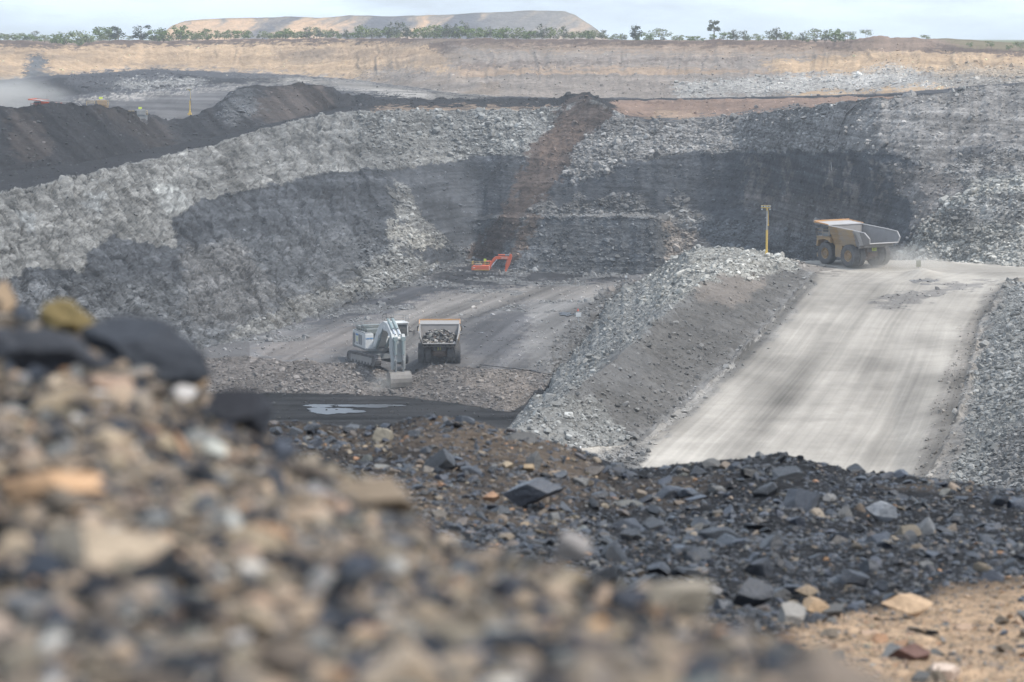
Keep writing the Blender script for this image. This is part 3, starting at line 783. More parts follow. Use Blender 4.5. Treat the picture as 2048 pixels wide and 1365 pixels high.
# ---- the far dump hill
PH = np.arange(300, 1240, 3.0)
top = np.interp(PH, [300, 318, 330, 345, 370, 420, 500, 550, 570, 640, 700, 780, 850, 900, 950, 1000, 1060, 1100, 1130, 1150, 1165, 1182, 1200, 1215, 1240],
                [79, 74, 62, 51, 42, 38, 36, 35, 33, 36, 31, 33, 31, 30, 26, 25, 21, 22, 23, 30, 40, 50, 64, 76, 79])
h0 = (PH * 0 + 2250, kz(81) * 2250 + PH * 0)
hy = top + .8 * fbm(PH / 20, PH * 0, PH * 0, 3, 5)
dtop = 2250 + np.maximum(0, 79 - hy) * 1.1
h1 = (dtop, kz(hy) * dtop)
h2 = (dtop + 300, kz(hy) * dtop - .5)
h3 = (dtop + 420, kz(hy) * 0 - 4.0)
HX, HY, HZz, HS, HR = loft([h0, h1, h2, h3], PH, 1.2)
HP = np.broadcast_to(PH[None, :], HX.shape)
hc = np.zeros(HX.shape + (3,), np.float32)
hc[:] = (0.21, 0.17, 0.14)
diag = fbm((HP + (HR - 40) * 1.4) / 34 + .7 * fbm(HP / 60, HR / 12, 0 * HX, 3, 8), HR / 60, 0 * HX, 5, 3, .65)
q1 = diag + np.interp(HP, [300, 560, 760, 1240], [.35, .12, -.25, -.05])
hc = hc * (1 - np.clip(q1 * 4, 0, 1)[..., None]) + np.array((.46, .30, .18), np.float32) * np.clip(q1 * 4, 0, 1)[..., None]
q2 = np.clip(-q1 * 5 - .1, 0, 1)[..., None]
hc = hc * (1 - q2) + np.array((.085, .083, .095), np.float32) * q2
q3 = (np.clip((HP - 940) / 60, 0, 1) * .5)[..., None]
hc = hc * (1 - q3) + np.array((.22, .195, .17), np.float32) * q3
rim_ = np.exp(-((HR - np.interp(HP, PH, top)) / 2.5) ** 2)[..., None] * .6
hc = hc * (1 - rim_) + np.array((.10, .09, .07), np.float32) * rim_
hd = 2.2 * fbm(HX / 40, HY / 40, HZz / 20, 4, 9) + 2.5 * fbm((HP + (HR - 40) * 1.4) / 14, HR / 400, 0 * HX, 3, 10)
hd *= np.clip(1 - np.abs(HS - .5) * 1.5, 0, 1)
ii = np.arange(HX.size).reshape(HX.shape)
hq = np.stack([ii[:-1, :-1], ii[:-1, 1:], ii[1:, 1:], ii[1:, :-1]], -1).reshape(-1, 4)
m_hill = earth_mat("far_spoil", 0.25, contrast=.7, bump=.4)
tag(np_mesh('hill', np.stack([HX, HY - hd, HZz], -1).reshape(-1, 3), hq, m_hill, hc.reshape(-1, 3), np.full(HX.size, .5), smooth=True), kind='structure')

# ------------------------------------------------------------ stones
def ico(sub):
    t = (1 + 5 ** .5) / 2
    v = [(-1, t, 0), (1, t, 0), (-1, -t, 0), (1, -t, 0), (0, -1, t), (0, 1, t), (0, -1, -t), (0, 1, -t), (t, 0, -1), (t, 0, 1), (-t, 0, -1), (-t, 0, 1)]
    f = [(0, 11, 5), (0, 5, 1), (0, 1, 7), (0, 7, 10), (0, 10, 11), (1, 5, 9), (5, 11, 4), (11, 10, 2), (10, 7, 6), (7, 1, 8), (3, 9, 4), (3, 4, 2), (3, 2, 6), (3, 6, 8),
         (3, 8, 9), (4, 9, 5), (2, 4, 11), (6, 2, 10), (8, 6, 7), (9, 8, 1)]
    v = [np.array(p) / np.linalg.norm(p) for p in v]
    for _ in range(sub):
        mid, nf = {}, []
        def m(a, b):
            k = (min(a, b), max(a, b))
            if k not in mid:
                p = v[a] + v[b]
                v.append(p / np.linalg.norm(p))
                mid[k] = len(v) - 1
            return mid[k]
        for a, b, c in f:
            x, y, z = m(a, b), m(b, c), m(c, a)
            nf += [(a, x, z), (b, y, x), (c, z, y), (x, y, z)]
        f = nf
    return np.array(v), np.array(f)


ICO = {s: ico(s) for s in range(5)}


def stone(sub, seed, cuts=9, rough=.05, block=.5):
    """angular broken stone: a ball cut by random planes, then roughened; unit half-size"""
    r = np.random.default_rng(seed)
    v, f = ICO[sub]
    v = v.copy() * 1.45
    # a few cuts near box directions give slabs and blocks, the rest chip the corners
    ax = np.linalg.qr(r.normal(size=(3, 3)))[0]
    dirs = []
    for k in range(3):
        for s in (-1, 1):
            n = ax[k] * s + r.normal(size=3) * .16
            dirs.append((n / np.linalg.norm(n), r.uniform(.62, .95) if r.random() < block + .3 else 1.2))
    for _ in range(cuts):
        n = r.normal(size=3); n /= np.linalg.norm(n)
        dirs.append((n, r.uniform(.8, 1.15)))
    for n, h in dirs:
        dt = v @ n
        over = dt > h
        v[over] -= np.outer((dt[over] - h), n) * .97
    if sub >= 2:
        d = fbm(v[:, 0] * 1.7 + seed, v[:, 1] * 1.7, v[:, 2] * 1.7, 4, seed % 97)
        v *= (1 + rough * d)[:, None]
        if sub >= 3:
            d = fbm(v[:, 0] * 7 + seed, v[:, 1] * 7, v[:, 2] * 7, 3, seed % 89)
            v *= (1 + rough * .3 * d)[:, None]
    v = v - v.mean(0)
    v /= np.abs(v).max(0)
    return v, f


def rot_mats(n, tilt, rng):
    """random yaw, then a tilt of up to about `tilt` radians"""
    a = rng.uniform(0, 2 * np.pi, n); b = rng.uniform(0, 2 * np.pi, n); t = np.abs(rng.normal(0, tilt, n))
    def rz(q):
        M = np.zeros((n, 3, 3)); c, s = np.cos(q), np.sin(q)
        M[:, 0, 0] = c; M[:, 0, 1] = -s; M[:, 1, 0] = s; M[:, 1, 1] = c; M[:, 2, 2] = 1
        return M
    T = np.zeros((n, 3, 3)); c, s = np.cos(t), np.sin(t)
    T[:, 0, 0] = 1; T[:, 1, 1] = c; T[:, 1, 2] = -s; T[:, 2, 1] = s; T[:, 2, 2] = c
    return rz(b) @ T @ rz(a)


def pile(name, pos, size, cols, mat, sub=1, nvar=14, tilt=.45, flat=.55, sink=.15, seed=1, stuff=True, rough=.08, rots=None, smooth=False):
    """many stones in one mesh; pos (n,3), size (n,) half-sizes in metres, cols (n,3)"""
    r = np.random.default_rng(seed)
    n = len(pos)
    var = r.integers(0, nvar, n)
    M = rot_mats(n, tilt, r)
    sc3 = np.stack([size * r.uniform(.75, 1.35, n), size * r.uniform(.6, 1.05, n), size * r.uniform(flat * .6, flat * 1.4, n)], -1)
    Vs, Fs, Cs, off = [], [], [], 0
    for k in range(nvar):
        q = np.nonzero(var == k)[0]
        if not len(q): continue
        v, f = stone(sub, seed * 100 + k, rough=rough)
        P = v[None] * sc3[q][:, None, :]
        P = np.einsum('nij,nvj->nvi', M[q], P) + pos[q][:, None, :]
        P[..., 2] += (size[q] * (flat * .6 - sink))[:, None]
        Vs.append(P.reshape(-1, 3))
        Fs.append((f[None] + (np.arange(len(q)) * len(v))[:, None, None] + off).reshape(-1, 3))
        Cs.append(np.repeat(cols[q], len(v), 0))
        off += len(q) * len(v)
    o = np_mesh(name, np.concatenate(Vs), np.concatenate(Fs), mat, np.concatenate(Cs), smooth=smooth)
    if stuff: o['kind'] = 'stuff'
    return o


m_rubble = rock_mat("pit_rubble", .8, rough=.9, spec=.2, bump=.4, contrast=.5)


def scatter_pit(n, wfun, smin, smax, pw, sub, seed, bright=1.35, name='rubble', flat=.6):
    r = np.random.default_rng(seed)
    inf = (GPX > -60) & (GPX < 2110) & (S > .02) & (R < 1050) & (S < 18.5) & (Y < 1300)
    # weight by screen area of the cell so far walls get no more stones than they show
    wgt = np.where(inf, wfun, 0)
    dR = np.abs(np.gradient(R, axis=0)) + .15
    wgt = (wgt * np.minimum(dR, 3)).ravel()
    cdf = np.cumsum(wgt); cdf /= cdf[-1]
    j = np.searchsorted(cdf, r.random(n))
    P = np.stack([XX.ravel()[j], YY.ravel()[j], ZZ.ravel()[j]], -1)
    P[:, 0] += r.uniform(-.2, .2, n)
    u = r.random(n)
    s = smin * (1 - u * (1 - (smin / smax) ** pw)) ** (-1 / pw)
    s *= np.clip(P[:, 1] / 480, .7, 1.5)
    c = base.reshape(-1, 3)[j] * (bright * r.uniform(.62, 1.45, n))[:, None]
    lift = np.array((.03, .031, .03)) * r.uniform(0, 1.2, n)[:, None]
    return pile(name, P, s, np.clip(c + lift, .01, .62).astype(np.float32), m_rubble, sub=sub, tilt=.6, flat=flat, seed=seed)


rubw = np.clip(rub - .25, 0, 1) ** 1.6
rubw = rubw * (1 + 1.2 * fbm(X / 16, Y / 16, Z / 9, 3, 203)).clip(.1, 3)
loose = rubw * np.where((S > 5.9) & (S < 10) & (GPX < 720), .13, 1.0)
scatter_pit(95000, loose, .09, .5, 2.0, 0, 301, bright=1.12)
scatter_pit(7000, loose ** 1.5, .3, .95, 2.8, 1, 302, bright=1.2)
crown_ = np.clip((rub - .4) * 2, 0, 1) * ((S > 1) & (S < 3) & (((GPX > 1240) & (GPX < 1620) & (R < 575)) | ((GPX > 1040) & (GPX < 1280) & (R > 790))))
crown_ = crown_ * np.where(GPX < 1240, .12, 1)
rubw = rubw * np.where((S > .9) & (S < 2.2) & (GPX < 1300) & (R > 780), .45, 1)
scatter_pit(300, crown_, .25, .85, 1.6, 2, 304, bright=1.5)
few = np.clip(.5 - rub, 0, 1) * (kindm != 1)
few = few * np.where((S > 1) & (S < 2.3), 1.5, 1)
scatter_pit(9000, few, .08, .5, 2.0, 0, 303, bright=1.6)

# ------------------------------------------------------------ the two spoil mounds near the camera
TAN, TAN2, GREY, COALC, BLUE, BRN, ORG, WHT, SAND = ((.265, .203, .143), (.175, .143, .11), (.135, .133, .128), (.015, .017, .021), (.030, .035, .046),
                                                     (.08, .065, .052), (.28, .17, .10), (.36, .345, .32), (.29, .21, .145))
# middle mound: 6 to 13 m away
PM = np.arange(120, 2500, 3.2)
crest_m = [(100, 890), (300, 880), (540, 872), (600, 866), (680, 880), (760, 872), (840, 856), (900, 852), (960, 862), (1050, 876), (1110, 892), (1180, 918), (1240, 948), (1290, 950), (1330, 952),
           (1420, 944), (1500, 937), (1560, 928), (1620, 941), (1700, 955), (1800, 960), (1880, 968), (1950, 978), (2048, 994), (2500, 1040)]
cm = np.interp(PM, [p[0] for p in crest_m], [p[1] for p in crest_m])
def arr(y, d):
    y = y + 0 * PM; d = d + 0 * PM
    return (d, kz(y) * d)
MR = [arr(1620, 4.6), arr(1370, 6.1), arr(1210, 7.6), arr(cm + (1210 - cm) * .5, 9.6), arr(cm, 12.6)]
MR += [(MR[-1][0] + 1.2, MR[-1][1] - .25), (MR[-1][0] + 4.0, MR[-1][1] - 2.2), (MR[-1][0] + 9, MR[-1][1] - 6.5)]
MX, MY, MZ, MS, MRw = loft(MR, PM, 2.6)
MPX = np.broadcast_to(PM[None, :], MX.shape)
Nn = grid_normals(MX, MY, MZ)
dd = .05 * fbm(MX / .55, MY / .55, MZ / .5, 5, 411) + .012 * fbm(MX / .06, MY / .06, MZ / .06, 3, 412) + .07 * fbm(MX / 1.8, MY / 1.8, 0 * MX, 2, 413) * (MS < 4)
MX, MY, MZ = MX + dd * Nn[..., 0], MY + dd * Nn[..., 1], MZ + dd * Nn[..., 2]
sandline = np.interp(MPX, [1250, 1380, 1500, 1600, 1700, 1800, 1900, 2048, 2300], [1500, 1420, 1330, 1235, 1200, 1180, 1150, 1140, 1120])
sandy = np.clip((MRw - sandline + 38 * fbm(MX / .5, MY / .5, 0 * MX, 4, 421)) / 30, 0, 1)
brn = np.clip(.5 + 1.6 * fbm(MX / .7, MY / .7, MZ, 4, 422) + np.interp(MPX, [600, 1150, 1300, 2048], [.12, -.05, -.8, -.75]) + np.interp(MRw, [900, 1100, 1300], [.0, -.1, .1]), 0, 1)
mc = np.array((.019, .0195, .021)) * (1 - brn[..., None]) + np.array((.085, .068, .054)) * brn[..., None]
mc = mc * (1 - sandy[..., None]) + np.array((.31, .22, .145)) * sandy[..., None]
m_near = earth_mat("loose_spoil", 22, contrast=.8, bump=.6)
im = np.arange(MX.size).reshape(MX.shape)
mq = np.stack([im[:-1, :-1], im[:-1, 1:], im[1:, 1:], im[1:, :-1]], -1).reshape(-1, 4)
tag(np_mesh('ground', np.stack([MX, MY, MZ], -1).reshape(-1, 3), mq, m_near, mc.reshape(-1, 3), np.full(MX.size, .8), smooth=True), kind='structure')

m_stone = rock_mat("loose_stone", 14, rough=.8, spec=.3, bump=.5, contrast=.55)
m_coal = rock_mat("coal_stone", 16, rough=.4, spec=.6, bump=.6, contrast=.5)


def scat(GX, GY, GZ, GR, GP, GS, n, smin, smax, pw, rng, smx, extra=None, ymax=2000):
    okm = (GP > -60) & (GP < 2110) & (GS < smx) & (GR < ymax)
    dR = np.abs(np.gradient(GR, axis=0))
    dP = np.abs(np.gradient(GP, axis=1))
    wgt = np.where(okm, dR * dP, 0)
    if extra is not None: wgt = wgt * extra
    cdf = np.cumsum(wgt.ravel()); cdf /= cdf[-1]
    j = np.searchsorted(cdf, rng.random(n))
    P = np.stack([GX.ravel()[j], GY.ravel()[j], GZ.ravel()[j]], -1)
    u = rng.random(n)
    return j, P, smin * (1 - u * (1 - (smin / smax) ** pw)) ** (-1 / pw)


def pick_cols(n, pal, wts, rng, jit=.22):
    pal = np.array(pal); k = rng.choice(len(pal), n, p=np.array(wts) / sum(wts))
    return np.clip(pal[k] * (1 + rng.normal(0, jit, n))[:, None] * (1 + rng.normal(0, .018, (n, 3))), .012, .75), k


rg = np.random.default_rng(77)
def mid_cols(j, n):
    sd = sandy.ravel()[j]; bn = brn.ravel()[j]
    c1, _ = pick_cols(n, [COALC, BLUE, BRN, TAN2, GREY, ORG], [42, 38, 9, 5, 4, .7], rg)
    c2, _ = pick_cols(n, [COALC, BLUE, BRN, TAN2, GREY, ORG, TAN], [22, 22, 18, 20, 9, 2, 7], rg)
    c3, _ = pick_cols(n, [SAND, TAN, TAN2, BLUE, GREY, WHT, ORG], [38, 22, 14, 10, 9, 3, 4], rg)
    c = np.where((rg.random(n) < bn * .75)[:, None], c2, c1)
    return np.where((rg.random(n) < sd * .97)[:, None], c3, c)


for n, a, b_, pw, sub, sd in ((70000, .004, .014, 1.4, 0, 1), (14000, .010, .034, 2.2, 1, 2), (700, .03, .065, 2.4, 2, 3)):
    j, P, s = scat(MX, MY, MZ, MRw, MPX, MS, n, a, b_, pw, rg, 4.12)
    s *= 1 - .35 * sandy.ravel()[j]
    s *= np.clip(P[:, 1] / 10, .6, 1.1)
    c = mid_cols(j, n)
    dark = c.mean(1) < .09
    for nm, q, mt in (('gravel', dark, m_coal), ('gravel', ~dark, m_stone)):
        pile(nm, P[q], s[q], c[q].astype(np.float32), mt, sub=sub, tilt=.55, flat=.5, sink=.26, seed=500 + sd, rough=.1)

# near mound: 1 to 3 m away, far out of focus
PN = np.arange(-420, 2600, 5.0)
crest_n = [(-420, 540), (-200, 575), (0, 615), (60, 648), (200, 668), (300, 715), (380, 775), (450, 815), (540, 868), (600, 905), (700, 942), (800, 985), (850, 1040), (900, 1090), (1000, 1110),
           (1100, 1130), (1200, 1165), (1300, 1185), (1400, 1235), (1520, 1275), (1640, 1325), (1700, 1400), (1800, 1500), (2000, 1640), (2600, 1900)]
cn = np.interp(PN, [p[0] for p in crest_n], [p[1] for p in crest_n])
dn = np.interp(PN, [-420, 0, 540, 900, 1200, 1640, 2600], [2.9, 2.7, 2.5, 2.3, 2.1, 1.9, 1.6])
def arn(y, d):
    d = d + 0 * PN
    return (d, kz(y) * d)
NR_ = [arn(cn + (1850 - cn) * 1.0, dn * .33), arn(cn + (1500 - cn).clip(60) * .95, dn * .46), arn(cn + (1400 - cn).clip(40) * .5, dn * .66), arn(cn + 60, dn * .88), arn(cn, dn)]
NR_ += [(NR_[-1][0] + .22, NR_[-1][1] - .10), (NR_[-1][0] + .9, NR_[-1][1] - .75), (NR_[-1][0] + 2.2, NR_[-1][1] - 1.9)]
for i in range(1, 5):
    NR_[i] = (np.maximum(NR_[i][0], NR_[i - 1][0] + .02), NR_[i][1])
GX, GY, GZ, GS, GR = loft(NR_, PN, 6)
GP = np.broadcast_to(PN[None, :], GX.shape)
Nn = grid_normals(GX, GY, GZ)
dd = .010 * fbm(GX / .12, GY / .12, GZ / .12, 4, 431)
GX, GY, GZ = GX + dd * Nn[..., 0], GY + dd * Nn[..., 1], GZ + dd * Nn[..., 2]
nb = np.clip(.5 + 1.5 * fbm(GX / .16, GY / .16, GZ / .1, 4, 432), 0, 1)
nc = np.array((.062, .054, .047)) * (1 - nb[..., None]) + np.array((.205, .165, .120)) * nb[..., None]
ig = np.arange(GX.size).reshape(GX.shape)
gq = np.stack([ig[:-1, :-1], ig[:-1, 1:], ig[1:, 1:], ig[1:, :-1]], -1).reshape(-1, 4)
dk = np.clip((GS - 2.6) / 1.2, 0, 1) * np.clip((700 - GP) / 250, 0, 1) + .35 * np.clip((GP - 1350) / 200, 0, 1)
nc = nc * (1 - .55 * np.clip(dk + .4 * fbm(GX / .2, GY / .2, 0 * GX, 3, 433), 0, 1)[..., None])
m_near2 = earth_mat("near_spoil", 90, contrast=.8, bump=.6)
tag(np_mesh('ground', np.stack([GX, GY, GZ], -1).reshape(-1, 3), gq, m_near2, nc.reshape(-1, 3), np.full(GX.size, .8), smooth=True), kind='structure')
m_stone2 = rock_mat("near_stone", 60, rough=.8, spec=.3, bump=.4, contrast=.6)
for n, a, b_, pw, sub, sd in ((12000, .0018, .005, 1.6, 0, 11), (5500, .004, .012, 1.9, 1, 12), (420, .010, .022, 2.2, 2, 13)):
    j, P, s = scat(GX, GY, GZ, GR, GP, GS, n, a, b_, pw, rg, 4.15, ymax=1450)
    c, _ = pick_cols(n, [TAN, TAN2, GREY, BLUE, COALC, ORG, WHT, BRN], [22, 32, 13, 14, 9, 1.5, 2.5, 10], rg)
    c2_, _ = pick_cols(n, [BLUE, COALC, BRN, TAN2], [35, 35, 20, 14], rg)
    c = np.where((rg.random(n) < dk.ravel()[j] * .65)[:, None], c2_, c)
    pile('gravel', P, s, c.astype(np.float32), m_stone2, sub=sub, tilt=.55, flat=.55, sink=.1, seed=600 + sd, rough=.06)

# ground between the mounds and the pit, so the sheet is closed under them
PB = np.linspace(-900, 2950, 160)
b0 = (PB * 0 + 3.2, PB * 0 - 1.9)
b1_ = (PB * 0 + 13, PB * 0 - 4.6)
b2_ = (PB * 0 + 24, PB * 0 - 9.5)
kA = (np.interp(PB, PX, rA[0]) + .0, np.interp(PB, PX, rA[1]))
BX, BY, BZ, BS, BR = loft([b0, b1_, b2_, kA], PB, 30, nmax=60)
BZ = BZ + np.where((BS > .5) & (BS < 2.8), 1.0 * fbm(BX / 12, BY / 12, 0 * BX, 4, 440) - .5, 0)
ib = np.arange(BX.size).reshape(BX.shape)
bq = np.stack([ib[:-1, :-1], ib[:-1, 1:], ib[1:, 1:], ib[1:, :-1]], -1).reshape(-1, 4)
tag(np_mesh('terrain', np.stack([BX, BY, BZ], -1).reshape(-1, 3), bq, m_earth, np.full((BX.size, 3), .12), np.full(BX.size, .8), smooth=True), kind='structure')


def surf_pt(which, px, py):
    if which == 'mid': gx, gy, gz, gr, gp = MX[:int(MX.shape[0] * .99)], MY, MZ, MRw, MPX
    else: gx, gy, gz, gr, gp = GX, GY, GZ, GR, GP
    lim = 4.0
    s_ = MS if which == 'mid' else GS
    q = (gp - px) ** 2 + (gr - py) ** 2 + 1e9 * (s_ > lim)
    j = np.unravel_index(np.argmin(q), q.shape)
    return float(gx[j] if which != 'mid' else MX[j]), float(gy[j]), float(gz[j])


def single_stone(which, x0, y0, x1, y1, col, label, name='rock', depth=.8, tilt=(0, 0, 0), seed=0, mat=None, cat='rock', group=None, cuts=7, sink=.25, sub=4, rough=.09, block=.7):
    """one stone standing on a mound, sized from the width and height it shows"""
    cx, cy_ = (x0 + x1) / 2, y1 - (y1 - y0) * .35
    X_, Y_, Z_ = surf_pt(which, cx, cy_)
    sx = (x1 - x0) / 2 * Y_ / F
    sz = (y1 - y0) / 2 * Y_ / F
    v, f = stone(sub, 9000 + seed, cuts=cuts, rough=rough, block=block)
    v = v * np.array((sx, sx * depth, sz * 1.15))
    M = np.array(Matrix.Rotation(tilt[2], 3, 'Z') @ Matrix.Rotation(tilt[1], 3, 'Y') @ Matrix.Rotation(tilt[0], 3, 'X'))
    v = v @ M.T
    v[:, 0] *= sx / np.abs(v[:, 0]).max()
    v[:, 2] *= sz * 1.05 / np.abs(v[:, 2]).max()
    ctr = pt(cx, (y0 + y1) / 2, Y_ - (sx * .3 if which == 'near' else sx * .12))
    o = np_mesh(name, v, f, mat or (m_stone if which == 'mid' else m_stone2), np.tile(np.array(col, np.float32), (len(v), 1)))
    o.location = ctr
    return tag(o, label, cat, group)


T = single_stone
S1, S2 = 'stones on the blurred near mound', 'stones on the middle mound'
T('near', 78, 592, 198, 705, (.20, .15, .065), 'rough mustard-brown blurred stone perched on the dark slab', seed=1, rough=.28, cuts=5, block=-.3, group=S1)
T('near', -40, 560, 36, 650, (.36, .26, .17), 'pale pinkish-tan stone cut by the left frame edge above the dark slab', seed=2, group=S1)
T('near', 150, 640, 425, 790, (.034, .038, .046), 'big smooth slate-grey slab leaning behind the mustard stone', seed=3, depth=.7, tilt=(.2, .35, 0), rough=.16, group=S1)
T('near', -60, 655, 230, 770, (.036, .038, .044), 'wide dark grey slab at the far left, under the mustard stone', seed=4, depth=.6, tilt=(0, .1, 0), rough=.2, block=.2, group=S1)
T('near', 345, 738, 420, 782, (.43, .30, .185), 'small peach-coloured stone with a pointed top on the slate slab', seed=5, group=S1)
T('near', 395, 772, 545, 890, (.022, .023, .028), 'black coal block at the edge of the near mound', seed=6, depth=.8, group=S1)
T('near', 88, 752, 140, 795, (.42, .34, .25), 'cream stone just below the wide dark slab', seed=7, group=S1)
T('near', 60, 785, 165, 850, (.27, .21, .14), 'olive-tan lump below the cream stone', seed=8, group=S1)
T('near', -10, 935, 240, 1022, (.43, .27, .155), 'long flat orange-tan stone near the left edge', seed=9, depth=.6, group=S1)
T('near', 55, 1035, 350, 1190, (.40, .32, .235), 'largest pale sandstone slab in the blurred foreground', seed=10, depth=.7, cuts=4, group=S1)
T('near', 640, 955, 835, 1040, (.20, .155, .11), 'broad brown clod on the right shoulder of the near mound', seed=11, depth=.7, cuts=3, group=S1)
T('near', 655, 1000, 715, 1045, (.45, .31, .22), 'round pink stone in front of the broad brown clod', seed=12, group=S1)
T('near', 660, 1110, 765, 1185, (.04, .045, .058), 'dark blue-grey stone right of the middle of the near mound', seed=13, group=S1)
T('near', 1105, 1065, 1182, 1130, (.24, .22, .205), 'grey stone standing up on the near mound ridge', seed=14, group=S1)
T('near', 1270, 1155, 1430, 1250, (.26, .225, .175), 'cream slab with a rusty underside on the near ridge', seed=15, depth=.6, block=.2, tilt=(0, -.45, 0), group=S1)
T('near', 1215, 1165, 1310, 1240, (.05, .055, .068), 'dark tilted slab beside the cream slab', seed=16, depth=.5, tilt=(0, -.5, 0), group=S1)
T('near', 1158, 1238, 1225, 1305, (.50, .30, .145), 'round bright orange stone near the bottom of the frame', seed=17, cuts=3, group=S1)
T('near', 710, 1240, 770, 1310, (.028, .03, .037), 'black round stone at the lower middle of the near mound', seed=18, group=S1)
T('near', 470, 1120, 545, 1195, (.46, .42, .37), 'off-white stone in the centre of the near mound', seed=19, group=S1)
T('near', 520, 880, 600, 925, (.06, .068, .085), 'slate-blue flat stone below the black coal block', seed=20, depth=.6, group=S1)
T('near', 120, 1300, 190, 1352, (.48, .46, .42), 'white stone at the bottom left of the frame', seed=21, group=S1)
T('near', 460, 1190, 560, 1240, (.42, .29, .2), 'salmon-coloured stone below the off-white stone', seed=22, depth=.6, group=S1)
T('mid', 906, 832, 958, 880, (.085, .095, .11), 'upright grey-blue slab on the crest of the middle mound', seed=31, depth=.4, cuts=5, mat=m_coal, group=S2)
T('mid', 872, 834, 905, 872, (.05, .05, .052), 'dark knobbly rock just left of the upright slab', seed=32, mat=m_coal, group=S2)
T('mid', 744, 856, 792, 912, (.24, .215, .17), 'tall pale tan rock on the left part of the crest', seed=33, depth=.6, mat=m_stone, group=S2)
T('mid', 955, 866, 1092, 905, (.085, .083, .08), 'long dark grey boulder right of the upright slab', seed=34, depth=.5, tilt=(0, -.1, 0), group=S2)
T('mid', 1000, 952, 1128, 1012, (.05, .055, .066), 'largest coal slab on the middle mound, tilted with a black underside', seed=35, depth=.6, tilt=(.25, -.2, 0), mat=m_coal, cuts=5, group=S2)
T('mid', 1208, 936, 1278, 972, (.03, .032, .038), 'black coal block at the dip of the crest', seed=36, depth=.7, mat=m_coal, group=S2)
T('mid', 1528, 914, 1582, 946, (.028, .03, .036), 'black block on the highest hump of the right crest', seed=37, depth=.7, mat=m_coal, group=S2)
T('mid', 964, 984, 1002, 1006, (.30, .18, .11), 'rusty orange stone left of the largest coal slab', seed=38, cuts=3, group=S2)
T('mid', 1728, 1002, 1796, 1048, (.26, .27, .285), 'pale grey angular slab among the coal on the right', seed=39, depth=.5, tilt=(0, .5, 0), group=S2)
T('mid', 1828, 1034, 1872, 1088, (.17, .175, .18), 'thin grey splinter leaning right of the pale slab', seed=40, depth=.3, tilt=(0, .8, 0), group=S2)
T('mid', 1455, 1158, 1548, 1222, (.035, .038, .046), 'big layered coal lump near the sand edge', seed=41, depth=.7, mat=m_coal, group=S2)
T('mid', 1488, 1115, 1550, 1168, (.032, .034, .04), 'dark coal lump behind the big layered one', seed=42, mat=m_coal, group=S2)
T('mid', 1552, 1208, 1614, 1272, (.24, .225, .205), 'grey cone-shaped rock at the foot of the coal', seed=43, depth=.8, cuts=5, group=S2)
T('mid', 1606, 1222, 1660, 1258, (.026, .028, .034), 'square black coal block beside the grey cone-shaped rock', seed=44, depth=.8, mat=m_coal, group=S2)
T('mid', 1600, 1195, 1660, 1232, (.34, .24, .15), 'sandstone lump behind the square black block', seed=45, group=S2)
T('mid', 1760, 1186, 1880, 1236, (.44, .31, .20), 'broad peach sandstone boulder at the top of the sand', seed=46, depth=.6, cuts=4, group=S2)
T('mid', 1772, 1288, 1868, 1330, (.13, .075, .062), 'dark red layered rock in the sand at the lower right', seed=47, depth=.6, group=S2)
T('mid', 1846, 1322, 1926, 1368, (.50, .40, .33), 'pinkish-white rock at the lower right edge', seed=48, depth=.7, group=S2)
T('mid', 1660, 1066, 1698, 1104, (.21, .19, .17), 'light brown twisted rock below the pale slab', seed=49, group=S2)
T('mid', 1716, 1118, 1758, 1156, (.04, .043, .05), 'smooth black round lump in the coal patch', seed=50, cuts=3, mat=m_coal, group=S2)
T('mid', 1002, 922, 1030, 940, (.34, .27, .19), 'small cream stone above the largest coal slab', seed=51, group=S2)
T('mid', 1042, 926, 1070, 944, (.28, .21, .135), 'small tan stone above the right end of the coal slab', seed=52, group=S2)
T('mid', 690, 848, 722, 866, (.07, .078, .09), 'grey-blue lump left of the tall pale tan rock', seed=53, mat=m_coal, group=S2)
T('mid', 1588, 1168, 1640, 1196, (.26, .20, .14), 'brown crumbly clod above the sandstone lump', seed=54, cuts=3, group=S2)
T('mid', 1420, 1198, 1468, 1232, (.075, .08, .09), 'grey slab left of the big layered coal lump', seed=55, mat=m_coal, group=S2)

